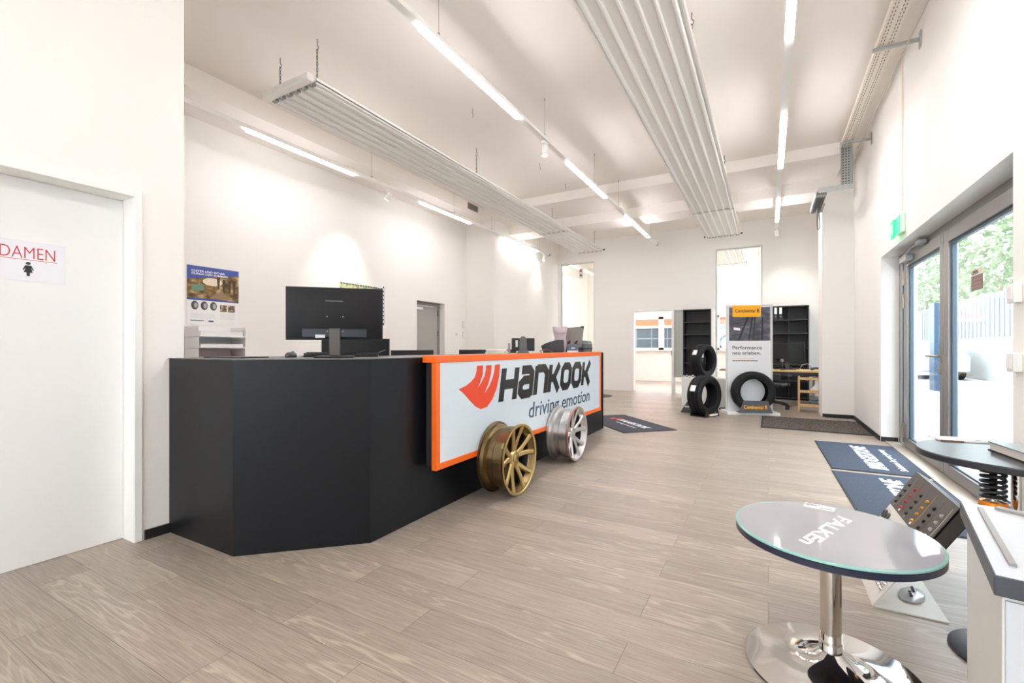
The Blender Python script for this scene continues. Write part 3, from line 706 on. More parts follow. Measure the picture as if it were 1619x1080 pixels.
# heavy slanted capitals from strokes
GL = {'H': [[(.1, 0), (.1, 1)], [(.72, 0), (.72, 1)], [(.1, .5), (.72, .5)]],
      'a': [[(.12, .9), (.55, .9), (.70, .76), (.70, 0)], [(.70, .56), (.28, .56), (.12, .44), (.12, .22), (.26, .1), (.70, .1)]],
      'n': [[(.1, 0), (.1, 1)], [(.1, .9), (.55, .9), (.72, .74), (.72, 0)]],
      'K': [[(.1, 0), (.1, 1)], [(.16, .5), (.36, .5), (.70, 1)], [(.34, .54), (.74, 0)]],
      'O': [[(.4, .9), (.24, .9), (.1, .74), (.1, .26), (.24, .1), (.56, .1), (.70, .26), (.70, .74), (.56, .9), (.4, .9)]]}
b = MB(); Hh = .285; x = 0; W = (5.63-3.34)/7.0
for i, ch in enumerate('HanKOOK'):
    for q_, st in enumerate(GL[ch]):
        Sh = Matrix(((W*1.0, .22*Hh, 0, 3.33-2.487+i*W), (0, Hh, 0, .735), (0, 0, 1, 0), (0, 0, 0, 1)))
        # stroke in metres first so that the weight stays even
        pts = [(p[0]*W*1.16, p[1]*Hh) for p in st]
        b.stroke(pts, .084, .002+.0004*q_, B @ Matrix(((1, .22, 0, 3.33-2.487+i*W), (0, 1, 0, .735), (0, 0, 1, 0), (0, 0, 0, 1))))
b.build('lettering', M_LOGO_K, t, smooth=False)
text_part('slogan', 'driving emotion', M_LOGO_B, t, (.0002, 3.895-2.487, .522), (0, 1, 0), (0, 0, 1), 1.70, .148, .006, .12, .002)

# ------------------------------------------------------------------ wheels
def wheel(name, label, loc, mb, ms, mring=None, rad=.29, w=.235):
    t = thing(name, label, 'wheel', loc, 0, 'alloy wheels leaning on the counter sign')
    prof = [(rad, 0), (rad, .012), (rad-.018, .016), (rad-.022, .045), (rad-.05, .06), (rad-.052, .105), (rad-.03, .125), (rad-.03, w-.035), (rad-.012, w-.018), (rad-.002, w-.012), (rad, w), (rad-.022, w), (rad-.036, w-.03), (rad-.05, w-.045), (rad-.066, .11), (rad-.062, .055), (rad-.034, .03), (rad-.03, .004)]
    prof = [(r, h) for r, h in prof]
    M = Matrix.Translation((0, 0, rad))
    MB().lathe(prof, 64, 'X', M, closed=True).build('barrel', mb, t)
    MB().lathe([(rad-.067, .06), (rad-.067, .11), (rad-.053, w-.05), (rad-.060, w-.05), (rad-.074, .11), (rad-.072, .06)], 64, 'X', M, closed=True).build('inner_dark', M_BLACKM, t)  # matte black shell darkens the inside of the barrel
    MB().lathe([(rad-.022, w-.004), (rad-.001, w-.004), (rad, w+.002), (rad-.004, w+.005), (rad-.016, w+.005), (rad-.024, w)], 64, 'X', M, closed=True).build('outer_lip', ms, t)
    for k in range(5):
        for s in (-1, 1):
            a0 = k*2*PI/5+.35+s*.16; a1 = k*2*PI/5+.35+s*.30
            pr = []
            r0, r1 = .045, rad-.022
            Mx = M @ Matrix.Rotation((a0+a1)/2, 4, 'X')
            def P(r, a, x): 
                return (x, r*math.cos(a), r*math.sin(a))
            rows = [(r0, a0-s*.12, .034, w-.055), (.09, a0, .025, w-.050), (.17, (a0*.45+a1*.55), .021, w-.034), (r1, a1, .025, w-.010)]
            bm = MB(); ring = []
            for (r, a, hw, xf) in rows:
                ta = a+PI/2
                c = Vector((xf, r*math.cos(a), r*math.sin(a)+rad)); tv = Vector((0, math.cos(ta), math.sin(ta)))
                dp = .045 if r < .2 else .03
                ring.append([bm.bm.verts.new(c+tv*hw*.55+Vector((.004, 0, 0))), bm.bm.verts.new(c+tv*hw+Vector((-.006, 0, 0))), bm.bm.verts.new(c+tv*hw*.9+Vector((-dp, 0, 0))), bm.bm.verts.new(c-tv*hw*.9+Vector((-dp, 0, 0))), bm.bm.verts.new(c-tv*hw+Vector((-.006, 0, 0))), bm.bm.verts.new(c-tv*hw*.55+Vector((.004, 0, 0)))])
            for A, Bq in zip(ring[:-1], ring[1:]):
                for j in range(6): bm.bm.faces.new((A[j], A[(j+1) % 6], Bq[(j+1) % 6], Bq[j]))
            bm.bm.faces.new(ring[0]); bm.bm.faces.new(ring[-1][::-1])
            bm.build('spoke', ms, t, ang=25)
    MB().lathe([(.0, w-.10), (.075, w-.10), (.075, w-.06), (.06, w-.048), (.035, w-.046), (.033, w-.05), (0, w-.05)], 32, 'X', M).build('hub', ms, t)
    MB().lathe([(0, w-.05), (.03, w-.05), (.03, w-.042), (.026, w-.04), (0, w-.04)], 24, 'X', M).build('centre_cap', ms, t)
    b = MB()
    for k in range(5):
        a = k*2*PI/5+.35+PI/5
        b.lathe([(0, w-.058), (.009, w-.058), (.009, w-.056), (0, w-.056)], 12, 'X', M @ Matrix.Translation((0, .055*math.cos(a), .055*math.sin(a))))
    b.build('bolt_hole', M_BLACK, t)
    if mring: MB().lathe([(rad-.001, w-.001), (rad+.001, w-.001), (rad+.001, w+.004), (rad-.003, w+.0058), (rad-.003, w+.004)], 64, 'X', M, closed=True).build('pinstripe', mring, t)
    return t
wheel('alloy_wheel', 'bronze gold alloy wheel leaning against the near part of the sign', (-2.0, 3.27, 0), M_GOLDD, M_GOLD, None, .29, .235)
wheel('alloy_wheel', 'silver alloy wheel with red edge standing beyond the gold one', (-2.0, 4.55, 0), M_SILVER, M_SILVER, M_REDRING, .288, .235)

# ------------------------------------------------------------------ things on and behind the counter
def monitor(label, loc, rz, w, h, zc, tilt=0, group=None, detail=True):
    """faces local +Y (screen), back towards local -Y"""
    t = thing('computer_monitor', label, 'monitor', loc, rz, group)
    b = MB(); b.box(-w/2, w/2, 0, .018, zc-h/2, zc+h/2); b.build('screen_housing', M_BLACK, t, bevel=.003)
    # bulged back shell
    b = MB(); o = [(-w/2+.006, zc-h/2+.006), (w/2-.006, zc-h/2+.006), (w/2-.006, zc+h/2-.006), (-w/2+.006, zc+h/2-.006)]; i_ = [(-w*.36, zc-h*.36), (w*.36, zc-h*.36), (w*.36, zc+h*.28), (-w*.36, zc+h*.28)]
    vo = [b.bm.verts.new((x, 0, z)) for x, z in o]; vi = [b.bm.verts.new((x, -.022, z)) for x, z in i_]
    for k in range(4): b.bm.faces.new((vo[k], vo[(k+1) % 4], vi[(k+1) % 4], vi[k]))
    b.bm.faces.new(vi); b.bm.faces.new(vo[::-1]); b.build('back_shell', mat('monitor_back', (24, 23, 25), .5, vary=.05, spec=.25), t)
    bx(-w/2+.012, w/2-.012, .018, .0188, zc-h/2+.012, zc+h/2-.012).build('screen', mat('dark_screen', (14, 14, 16), .1), t)
    if detail:
        bx(-w*.33, w*.33, -.0235, -.018, zc-h*.5+.02, zc-h*.29).build('connector_recess', mat('recess_navy', (30, 36, 50), .4), t, bevel=.002)
        bx(-w*.2, -w*.1, -.0245, -.0235, zc-h*.46, zc-h*.40).build('type_label', mat('label_grey', (206, 206, 208), .5), t)
        b = MB()
        for x in (-.05, .05):
            for z in (zc-.0, zc-.1): b.cyl((x, -.0215, z-.02), .004, -.002, 8, 'Y')
        b.build('mount_screw', M_STEEL, t)
        bx(-.06, .05, -.0225, -.0205, zc+h*.23, zc+h*.245).build('brand_bar', mat('bar_grey', (96, 96, 100), .3), t)
    bx(-.035, .035, -.05, -.024, .012, zc-h*.28).build('stand_neck', mat('stand_grey', (78, 74, 72), .42), t, bevel=.006)
    b = MB(); b.box(-.12, .12, -.11, .10, 0, .012); b.build('stand_base', M_BLACK, t, bevel=.004)
    return t
ZW = 1.134
monitor('large black monitor on the near corner of the counter, seen from behind', (-2.546, 2.09, ZW), R(44.5), .615, .355, .295)
monitor('black monitor on the desk behind, half hidden under the large one', (-3.22, 2.86, .742), R(32), .60, .36, .36, detail=False)
for i, (y, lab) in enumerate(((3.52, 'black monitor whose top edge shows left of the grey door, behind the counter'), (4.62, 'black monitor whose top edge shows behind the papers on the counter'), (5.36, 'black monitor whose top edge shows behind the small display on the counter'))):
    monitor(lab, (-3.12, y, .742), R(90), .62, .33, .27, group='monitors on the desk behind the counter', detail=False)
t = thing('work_desk', 'low desk behind the reception counter', 'desk', (-3.15, 4.5, 0))
bx(-.36, .33, -1.97, 1.9, .715, .74).build('desk_top', M_CAB, t)
for x in (-.33, .28):
    for y in (-1.9, 1.83): bx(x, x+.05, y, y+.05, 0, .715).build('leg', M_ALU, t)

t = thing('keyboard', 'black keyboard behind the large monitor stand', 'keyboard', (-2.70, 2.28, ZW), R(43.4))
b = MB(); b.prism([(-.07, 0), (.07, 0), (.07, .012), (-.07, .03)], .50, basis((-.25, 0, 0), (0, 1, 0), (0, 0, 1))); b.build('case', M_BLACK, t, bevel=.002)
b = MB()
for r_ in range(5):
    for c_ in range(18): b.box(-.235+c_*.0262, -.213+c_*.0262, -.058+r_*.024, -.038+r_*.024, .030-.003*r_, .036-.003*r_)
b.build('keys', M_BLACKM, t)
t = thing('computer_mouse', 'dark mouse left of the keyboard on the counter', 'mouse', (-2.86, 1.98, ZW), R(30))
b = MB(); b.lathe([(0, .038), (.022, .035), (.034, .022), (.036, .006), (.034, 0), (0, 0)], 20, 'Z', Matrix.Diagonal((.95, 1.5, 1, 1))); b.build('shell', mat('mouse_grey', (64, 66, 72), .3), t)
MB().cyl((-.008, .025, .034), .008, .016, 10, 'X').build('wheel', M_BLACKM, t)
b = MB(); b.tube([(-2.80, 2.02, ZW+.008), (-2.72, 2.1, ZW+.02), (-2.62, 2.12, ZW+.006), (-2.55, 2.2, ZW+.02), (-2.44, 2.24, ZW+.01), (-2.38, 2.32, ZW+.03), (-2.42, 2.42, ZW+.05), (-2.6, 2.45, ZW+.02)], .004, 6)
tag(b.build('cable', M_BLACK), 'black cable coiled beside the large monitor stand', 'cable')
t = thing('document_folder', 'thin dark folder lying on the counter left of the mouse', 'folder', (-3.05, 1.72, ZW), R(8))
bx(-.16, .16, -.11, .11, 0, .008).build('cover', mat('folder_grey', (58, 58, 60), .5), t, bevel=.002)

# letter trays on a sideboard at the office wall
t = thing('sideboard', 'white sideboard under the tyre poster', 'sideboard', (-6.0, 3.3, 0))
bx(-.23, .2, -.5, .5, .06, 1.06).build('carcass', M_CAB, t, bevel=.003)
for y0, y1 in ((-.495, -.003), (.003, .495)):
    dd = bx(.2, .218, y0, y1, .07, 1.05).build('door', M_WHITEM, t, bevel=.002); bx(.218, .235, (y0+y1)/2-.06, (y0+y1)/2+.06, .95, .965).build('handle', M_ALU, dd)
bx(-.2, .17, -.46, .46, 0, .06).build('plinth', M_BASE, t)
tr_lab = ('white letter tray, lowest of the stack under the poster, with a red edge', 'white letter tray in the middle of the stack under the poster', 'white letter tray on top of the stack under the poster')
tr_m = mat('letter_tray_white', (234, 234, 236), .3, vary=.01)
for k in range(3):
    t = thing('letter_tray', tr_lab[k], 'tray', (-6.03, 3.15, 1.062+k*.135), 0, 'letter trays under the poster')
    b = MB(); b.box(-.17, .17, -.28, .28, 0, .012); b.box(-.17, .155, -.28, -.272, .012, .132); b.box(-.17, .155, .272, .28, .012, .132); b.box(-.17, -.162, -.272, .272, .012, .132)
    b.build('tray_body', tr_m, t, bevel=.003)
    bx(-.15, .14, -.25, .25, .0125, .03+.02*k).build('paper_stack', M_PAPER if k else mat('reddish_paper', (206, 176, 172), .6), t)

# far end of the counter
t = thing('pos_display', 'small black display on a flared grey stand on the counter', 'display', (-2.42, 4.55, ZW), R(28))
bx(-.13, .13, -.01, .02, .03, .175).build('screen_housing', M_BLACK, t, bevel=.005)
bx(-.085, -.06, -.0115, -.01, .075, .15).build('type_label', M_PAPER, t)
b = MB(); b.prism([(-.075, 0), (.075, 0), (.045, .05), (.038, .17), (.02, .195), (-.02, .195), (-.038, .17), (-.045, .05)], .03, basis((0, -.012, 0), (1, 0, 0), (0, 0, 1))); b.build('stand', mat('stand_mid_grey', (98, 96, 96), .4), t, bevel=.008)
bx(-.17, -.145, -.03, .02, 0, .12).build('card_reader', mat('reader_grey', (150, 146, 146), .4), t, bevel=.004)
for i, (dx, dy, w_, n, lab) in enumerate(((0, 0, .20, 4, 'stack of papers on the counter near the small display'),)):
    for k in range(4):
        t = thing('paper_pad', ('cream paper pad at the bottom of the small pile', 'white paper pad second in the small pile', 'cream paper pad third in the small pile', 'white paper pad on top of the small pile')[k], 'paper pad', (-2.42+random.uniform(-.01, .01), 3.98, ZW+k*.0135), R(random.uniform(10, 40)), 'pile of paper pads')
        bx(-.10, .10, -.075, .075, 0, .013).build('sheets', (mat('cream_paper', (228, 214, 196), .7), M_PAPER)[k % 2], t, bevel=.001)
b = MB(); b.tube([(-2.30, 4.78, ZW+.006), (-2.36, 4.86, ZW+.03), (-2.32, 4.95, ZW+.045), (-2.26, 4.99, ZW+.02), (-2.3, 5.08, ZW+.006)], .006, 8)
tag(b.build('cable', mat('cable_red_brown', (120, 70, 62), .5)), 'reddish cable on the counter right of the small display', 'cable')
t = thing('storage_bin', 'black open fronted storage bin at the far end of the counter', 'bin', (-2.45, 5.46, ZW), R(20))
b = MB(); b.prism([(-.13, 0), (.13, 0), (.13, .17), (.02, .165), (-.10, .125), (-.16, .09)], .16, basis((0, .08, 0), (1, 0, 0), (0, 0, 1))); b.build('shell', mat('bin_black', (40, 34, 36), .4), t, bevel=.006)
t = thing('product_box', 'small grey blue box with a white label at the far end of the counter', 'box', (-2.24, 5.60, ZW), R(22))
bx(-.075, .075, -.05, .05, 0, .115).build('carton', mat('box_blue_grey', (86, 100, 116), .5), t, bevel=.002)
bx(-.07, .07, -.0512, -.05, .006, .03).build('label_strip', M_PAPER, t); bx(-.02, .025, -.0512, -.05, .055, .07).build('print', M_WHTXT, t)
t = thing('plastic_bag', 'upright pinkish translucent bag at the far end of the counter', 'bag', (-2.47, 5.72, ZW), R(20))
b = MB(); rings = []
for k, (z, w_, dpt) in enumerate(((0, .075, .045), (.06, .08, .05), (.13, .085, .045), (.2, .075, .035), (.27, .09, .03), (.34, .10, .02), (.355, .098, .012))):
    rings.append([b.bm.verts.new((w_*math.cos(a)*(1+.06*math.sin(5*a+k)), dpt*math.sin(a)*(1+.1*math.cos(4*a+2*k)), z)) for a in [2*PI*j/20 for j in range(20)]])
for A, Bq in zip(rings[:-1], rings[1:]):
    for j in range(20): b.bm.faces.new((A[j], A[(j+1) % 20], Bq[(j+1) % 20], Bq[j]))
b.bm.faces.new(rings[0][::-1]); b.bm.faces.new(rings[-1])
b.build('pouch', mat('bag_pink_grey', (180, 164, 172), .3, vary=.12, scale=18), t)
bx(-.07, .085, -.042, -.038, .262, .27).build('seam', mat('bag_seam', (150, 136, 146), .4), t)
t = thing('tool_case', 'open case with a raised grey lid at the far end of the counter', 'case', (-2.44, 5.98, ZW), R(12))
b = MB(); b.box(-.15, .15, -.10, .12, 0, .012); b.box(-.15, .15, -.10, -.09, .012, .07); b.box(-.15, -.14, -.09, .12, .012, .07); b.box(.14, .15, -.09, .12, .012, .07); b.box(-.14, .14, .11, .12, .012, .07); b.build('case_body', M_BLACK, t, bevel=.002)
b = MB(); b.prism([(-.15, .075), (.15, .075), (.185, .37), (-.14, .35)], .02, basis((0, .14, 0), (1, 0, 0), (0, 0, 1))); b.build('lid', mat('lid_grey', (140, 136, 130), .5), t, bevel=.002)
bx(.14, .185, .112, .12, .35, .375).build('latch', M_BLACK, t)
rust = mat('brake_rust_brown', (138, 74, 56), .55, vary=.15, scale=25)
for i, (dx, lab) in enumerate(((-.06, 'reddish brown brake pad standing in the open case, left one'), (.05, 'reddish brown brake pad standing in the open case, right one'))):
    t = thing('brake_pad', lab, 'brake pad', (-2.44+dx, 5.95, ZW+.0125), R(12), 'brake pads in the open case')
    Mt = Matrix.Rotation(R(24), 4, 'Y')
    bx(-.022, .0, -.045, .045, .0, .15, M=Mt).build('friction_lining', rust, t, bevel=.002)
    bx(.0, .008, -.05, .05, .0, .17, M=Mt).build('backing_plate', M_BLACK, t, bevel=.001)
for i, (x, y, lab) in enumerate(((-2.33, 6.24, 'ribbed grey drum at the end of the counter, nearer one'), (-2.36, 6.44, 'ribbed grey drum at the very end of the counter'))):
    t = thing('air_spring', lab, 'spare part', (x, y, ZW), 0, 'ribbed grey drums at the counter end')
    MB().lathe([(0, 0), (.085, 0), (.085, .05), (.09, .055), (.09, .12), (.085, .125), (.08, .15), (.06, .17), (0, .172)], 28).build('drum', mat('drum_grey', (104, 106, 108), .4, .2), t)
    MB().lathe([(.086, .045), (.0925, .045), (.0925, .06), (.086, .06)], 28, closed=True).build('band', M_BLACK, t)

# ------------------------------------------------------------------ mats
def floor_mat(name, label, cat, cx, cy, w, l, rz, m, border=None, h=.008):
    t = thing(name, label, cat, (cx, cy, .0005), rz)
    bx(-w/2, w/2, -l/2, l/2, 0, h*.7).build('rubber_edge', M_BLACKM if border is None else border, t)
    bx(-w/2+.012, w/2-.012, -l/2+.012, l/2-.012, h*.7, h).build('pile', m, t)
    return t
mw = mat('mat_white_pile', (226, 228, 232), .9, vary=.15, scale=60)
t = floor_mat('door_mat', 'navy mat with white lettering inside the entrance, the far one', 'mat', .945, 6.27, .83, 1.54, R(1), M_MATB)
text_part('lettering', 'BRIDGESTONE', mw, t, (.07, -.62, .008), (0, 1, 0), (-1, 0, 0), 1.22, .15, .03, .2, .0012)
text_part('tagline', 'Solutions for your journey', mw, t, (.22, -.6, .008), (0, 1, 0), (-1, 0, 0), 1.08, .06, .01, .1, .0012)
t = floor_mat('door_mat', 'navy mat with white lettering beside the bolt display, the near one', 'mat', .965, 4.65, .83, 1.52, R(1), M_MATB)
text_part('lettering', 'BRIDGESTONE', mw, t, (.07, -.6, .008), (0, 1, 0), (-1, 0, 0), 1.22, .15, .03, .2, .0012)
text_part('tagline', 'Solutions for your journey', mw, t, (.22, -.6, .008), (0, 1, 0), (-1, 0, 0), 1.08, .06, .01, .1, .0012)
t = floor_mat('logo_mat', 'slate mat with a red and white logo at the end of the counter', 'mat', -2.013, 7.21, 1.576, .866, math.atan2(-1.13, 1.099), M_MATH)
text_part('lettering', 'HANKOOK', mw, t, (-.28, .02, .008), (1, 0, 0), (0, 1, 0), .86, .13, .03, .2, .0012)
text_part('tagline', 'driving emotion', mw, t, (-.1, -.1, .008), (1, 0, 0), (0, 1, 0), .60, .055, -.005, .1, .0012)
Bw = Matrix.Translation((-.52, -.04, .008)) @ Matrix.Diagonal((.38, .6, 1, 1)) @ Matrix.Translation((-2.758, -.708, 0))
MB().prism(wing, .0012, Bw).build('plume_mark', mat('mat_red_pile', (186, 84, 74), .9), t, smooth=False)
t = thing('rubber_mat', 'large dark perforated rubber mat in front of the column', 'mat', (.58, 8.55, .0005))
bx(-.66, .645, -.72, .50, 0, .012).build('mesh_field', M_MATR, t); b = MB(); b.box(-.68, .66, -.74, -.72, 0, .014); b.box(-.68, .66, .50, .52, 0, .014); b.box(-.68, -.66, -.72, .50, 0, .014); b.box(.645, .66, -.72, .50, 0, .014); b.build('border', M_BLACKM, t)
t = thing('chair_mat', 'dark round floor mat showing behind the far end of the counter', 'mat', (-3.78, 10.95, .0005)); MB().lathe([(0, 0), (.42, 0), (.42, .008), (.41, .012), (0, .012)], 48).build('disc', mat('dark_grey_mat', (70, 70, 72), .7), t)

# ------------------------------------------------------------------ tyres and displays
def tyre_parts(t, rad, w, M, sticker=None, seg=72):
    ri = rad*.645
    g = []
    # tread with four grooves, shoulders, sidewalls, beads, inner liner; (r, h)
    tw = w*.40
    xs = [-tw, -.62*tw, -.62*tw, -.50*tw, -.50*tw, -.16*tw, -.16*tw, -.03*tw, -.03*tw, .16*tw, .16*tw, .29*tw, .29*tw, .62*tw, .62*tw, .74*tw, .74*tw, tw]
    rs = [rad-.006, rad-.001, rad-.012, rad-.012, rad, rad, rad-.012, rad-.012, rad, rad, rad-.012, rad-.012, rad, rad-.001, rad-.012, rad-.012, rad-.002, rad-.007]
    prof = [(ri-.002, -w*.40), (ri+.012, -w*.44), (ri+.03, -w*.46), ((ri+rad)/2-.01, -w*.5), ((ri+rad)/2+.02, -w*.5), (rad-.035, -w*.47), (rad-.016, -w*.44)]
    prof += list(zip(rs, xs))
    prof += [(rad-.016, w*.44), (rad-.035, w*.47), ((ri+rad)/2+.02, w*.5), ((ri+rad)/2-.01, w*.5), (ri+.03, w*.46), (ri+.012, w*.44), (ri-.002, w*.40), (ri, w*.34), (ri+.03, w*.40), ((ri+rad)/2, w*.45), (rad-.04, w*.40), (rad-.03, 0), (rad-.04, -w*.40), ((ri+rad)/2, -w*.45), (ri+.03, -w*.40), (ri, -w*.34)]
    b = MB(); b.lathe(prof, seg, 'X', M, closed=True); b.use(mat('sipe_black', (16, 16, 17), .7))
    for k in range(60):
        a = 2*PI*k/60
        for x0, x1 in ((-.98*tw, -.66*tw), (.78*tw, .98*tw), (-.46*tw, -.2*tw), (.32*tw, .58*tw)):
            Mk = M @ Matrix.Rotation(a, 4, 'X')
            b.box(x0, x1, -.004, .004, rad-.0045, rad+.0008, M=Mk)
    b.build('tyre_body', M_RUBBER, t, ang=30)
    b = MB(); b.lathe([((ri+rad)/2+.012, w*.5), ((ri+rad)/2+.016, w*.505), ((ri+rad)/2+.02, w*.5)], seg, 'X', M); b.lathe([(ri+.025, w*.463), (ri+.029, w*.475), (ri+.033, w*.468)], seg, 'X', M); b.build('sidewall_ribs', M_RUBBER, t)
    if sticker is not None:
        b = MB(); vs0 = []
        for k in range(7):
            a = sticker+(-.16+.32*k/6)
            for x in (-.55*tw, .45*tw): vs0.append(b.bm.verts.new(M @ Vector((x, (rad+.0025)*math.cos(a), (rad+.0025)*math.sin(a)))))
        for k in range(6): b.bm.faces.new((vs0[2*k], vs0[2*k+1], vs0[2*k+3], vs0[2*k+2]))
        so = b.build('paper_label', M_PAPER, t)
        sd = so.modifiers.new('thick', 'SOLIDIFY'); sd.thickness = .001

# lower tyre on its stand: sidewall turned to the viewer's right
az = R(-28)
t = thing('car_tyre', 'upright black tyre with a white tread label on a low dark stand', 'tyre', (-.985, 8.66, .02), az, 'display tyres')
tyre_parts(t, .345, .26, Matrix.Translation((0, 0, .345)), sticker=PI*.87)
t = thing('tyre_stand', 'low dark tyre stand with a white and orange name strip', 'stand', (-.985, 8.66, 0), az)
b = MB(); b.box(-.13, .15, -.20, .20, 0, .012); b.build('base_plate', M_BLACKM, t, bevel=.002)
b = MB(); b.prism([(-.21, 0), (.21, 0), (.17, .13), (.10, .06), (-.10, .06), (-.17, .13)], .006, basis((.145, 0, .0), (0, 1, 0), (0, 0, 1))); b.build('front_plate', M_BLACKM, t)
bx(.152, .1535, -.10, .16, .018, .05).build('name_strip', M_PAPER, t); bx(.1535, .154, -.10, -.06, .018, .05).build('orange_mark', M_ORANGE, t)
b = MB(); b.prism([(-.21, 0), (.21, 0), (.17, .12), (-.17, .12)], .006, basis((-.14, 0, .0), (0, 1, 0), (0, 0, 1))); b.build('rear_plate', M_BLACKM, t)
# empty stand behind
t = thing('tyre_stand', 'empty dark trapezoid tyre stand behind the lower tyre', 'stand', (-1.27, 8.90, 0), R(-18))
b = MB(); b.prism([(-.17, 0), (.16, 0), (.05, .26), (.0, .26)], .012, basis((0, 0, 0), (1, 0, 0), (0, 0, 1))); b.build('front_plate', mat('stand_charcoal', (74, 72, 72), .5), t)
bx(-.16, .15, .0, .12, 0, .01).build('base_plate', MATS['stand_charcoal'], t)
text_part('lettering', 'BEST', M_WHTXT, t, (-.08, -.0135, .10), (1, 0, 0), (0, 0, 1), .12, .03, .02)
b = MB(); b.box(-.06, .02, -.013, -.012, .075, .082); b.build('small_print', M_GREYTXT, t)
# white cabinet with the upper tyre
t = thing('low_cabinet', 'low white cabinet carrying the upper tyre', 'cabinet', (-1.15, 10.25, 0))
bx(-.43, .43, -.24, .22, 0, .565).build('carcass', M_CAB, t, bevel=.003)
bx(-.435, .435, -.245, .225, .565, .585).build('top_board', M_WHITEM, t, bevel=.002)
az2 = R(-25)
t = thing('car_tyre', 'upright black tyre standing on the low white cabinet in front of black shelves', 'tyre', (-1.18, 10.20, .586), az2, 'display tyres')
tyre_parts(t, .345, .235, Matrix.Translation((0, 0, .345)), sticker=PI*.83)
for k in range(4):
    t = thing('card_holder', 'small black and white card at the cabinet edge, %s from the left' % ('first', 'second', 'third', 'fourth')[k], 'card', (-1.545+k*.06, 10.04, .5855), R(15), 'cards along the cabinet edge')
    bx(-.018, .018, -.02, .02, 0, .05).build('card', (M_BLACK, M_PAPER)[k % 2], t); bx(-.018, .018, -.021, -.02, .015, .035).build('print', (M_PAPER, M_BLACK)[k % 2], t)

# tyre advertising board
ab = R(20)
t = thing('advertising_board', 'tall white tyre advertising board with a yellow logo panel', 'display board', (-.312, 9.385, 0), ab)
bx(-.44, .44, -.24, .18, 0, .05).build('base', M_WHITEM, t, bevel=.004)
bx(-.39, .385, -.03, .05, .05, 1.985).build('panel', mat('board_white', (226, 227, 229), .4, vary=.01), t, bevel=.006)
b = MB(); b.box(-.395, -.37, -.036, -.03, .05, 1.985); b.box(.365, .39, -.036, -.03, .05, 1.985); b.box(-.37, .365, -.036, -.03, 1.96, 1.985); b.build('side_profile', mat('board_profile', (206, 208, 206), .35, .3), t)
bx(-.35, .35, -.033, -.03, 1.33, 1.94).build('picture', noise_picture('tread_picture', ((52, 52, 60), (76, 76, 88), (112, 112, 124)), 5, (1, 1, 2)), t)
bp = basis((0, -.0335, 0), (1, 0, 0), (0, 0, 1))
b = MB()
b.prism([(-.20, 1.34), (-.17, 1.34), (.0, 1.78), (-.03, 1.80)], .0006, bp); b.prism([(-.02, 1.34), (.0, 1.34), (.06, 1.76), (.035, 1.78)], .0006, bp); b.prism([(.2, 1.34), (.225, 1.34), (.235, 1.76), (.205, 1.76)], .0006, bp); b.prism([(.05, 1.34), (.065, 1.34), (.105, 1.76), (.085, 1.76)], .0006, bp)
for k in range(6): b.prism([(-.30+k*.018, 1.42+k*.055), (-.13+k*.018, 1.45+k*.055), (-.13+k*.018, 1.458+k*.055), (-.30+k*.018, 1.43+k*.055)], .0006, bp)
b.build('groove', mat('tread_groove', (30, 30, 36), .5), t, smooth=False)
b = MB(); b.prism([(-.27, 1.53), (-.16, 1.515), (-.16, 1.56), (-.27, 1.575)], .0007, bp); b.build('picture_tag', M_PAPER, t, smooth=False)
bx(-.29, .19, -.039, -.033, 1.765, 1.975).build('logo_panel', M_YEL, t)
text_part('logo_lettering', 'Continental', M_BLKTXT, t, (-.25, -.039, 1.845), (1, 0, 0), (0, 0, 1), .345, .062, .02)
horse = [(.0, .0), (.012, .03), (.0, .05), (.012, .075), (.005, .09), (.02, .10), (.035, .085), (.03, .07), (.045, .055), (.03, .045), (.04, .02), (.05, .0), (.038, -.002), (.025, .025), (.012, -.005)]
MB().prism([(.12+x, 1.84+z*.75) for x, z in horse], .0006, basis((0, -.039, 0), (1, 0, 0), (0, 0, 1))).build('horse_mark', M_BLKTXT, t, smooth=False)
text_part('headline', 'Performance', M_BLKTXT, t, (-.29, -.03, 1.17), (1, 0, 0), (0, 0, 1), .50, .065, .012)
text_part('headline', 'neu erleben.', M_BLKTXT, t, (-.29, -.03, 1.075), (1, 0, 0), (0, 0, 1), .48, .062, .012)
bx(-.29, .07, -.0306, -.03, 1.0, 1.008).build('yellow_line', M_YEL, t)
b = MB()
for k in range(9): b.box(-.29+k*.048, -.29+k*.048+.04, -.0306, -.03, .955, .97)
b.build('small_print', M_BLKTXT, t)
t = thing('car_tyre', 'black tyre facing the viewer in front of the tyre advertising board', 'tyre', (-.245, 9.225, .055), R(-90+20), 'display tyres')
tyre_parts(t, .36, .2, Matrix.Translation((0, 0, .36)))
t = thing('tyre_stand', 'grey trapezoid tyre stand with a yellow name at the advertising board foot', 'stand', (-.235, 9.20, .051), ab)
b = MB(); b.prism([(-.28, 0), (.28, 0), (.20, .215), (-.20, .215)], .012, basis((0, -.105, 0), (1, 0, 0), (0, 0, 1))); b.build('front_plate', mat('stand_grey_plate', (84, 84, 88), .5), t)
bx(-.27, .27, -.105, .08, 0, .004).build('base_plate', MATS['stand_grey_plate'], t)
text_part('lettering', 'Continental', M_YEL, t, (-.195, -.1175, .07), (1, 0, 0), (0, 0, 1), .32, .065, .025)
MB().prism([(.145+x*1.0, .07+z*.75) for x, z in horse], .0008, basis((0, -.1175, 0), (1, 0, 0), (0, 0, 1))).build('horse_mark', M_YEL, t, smooth=False)

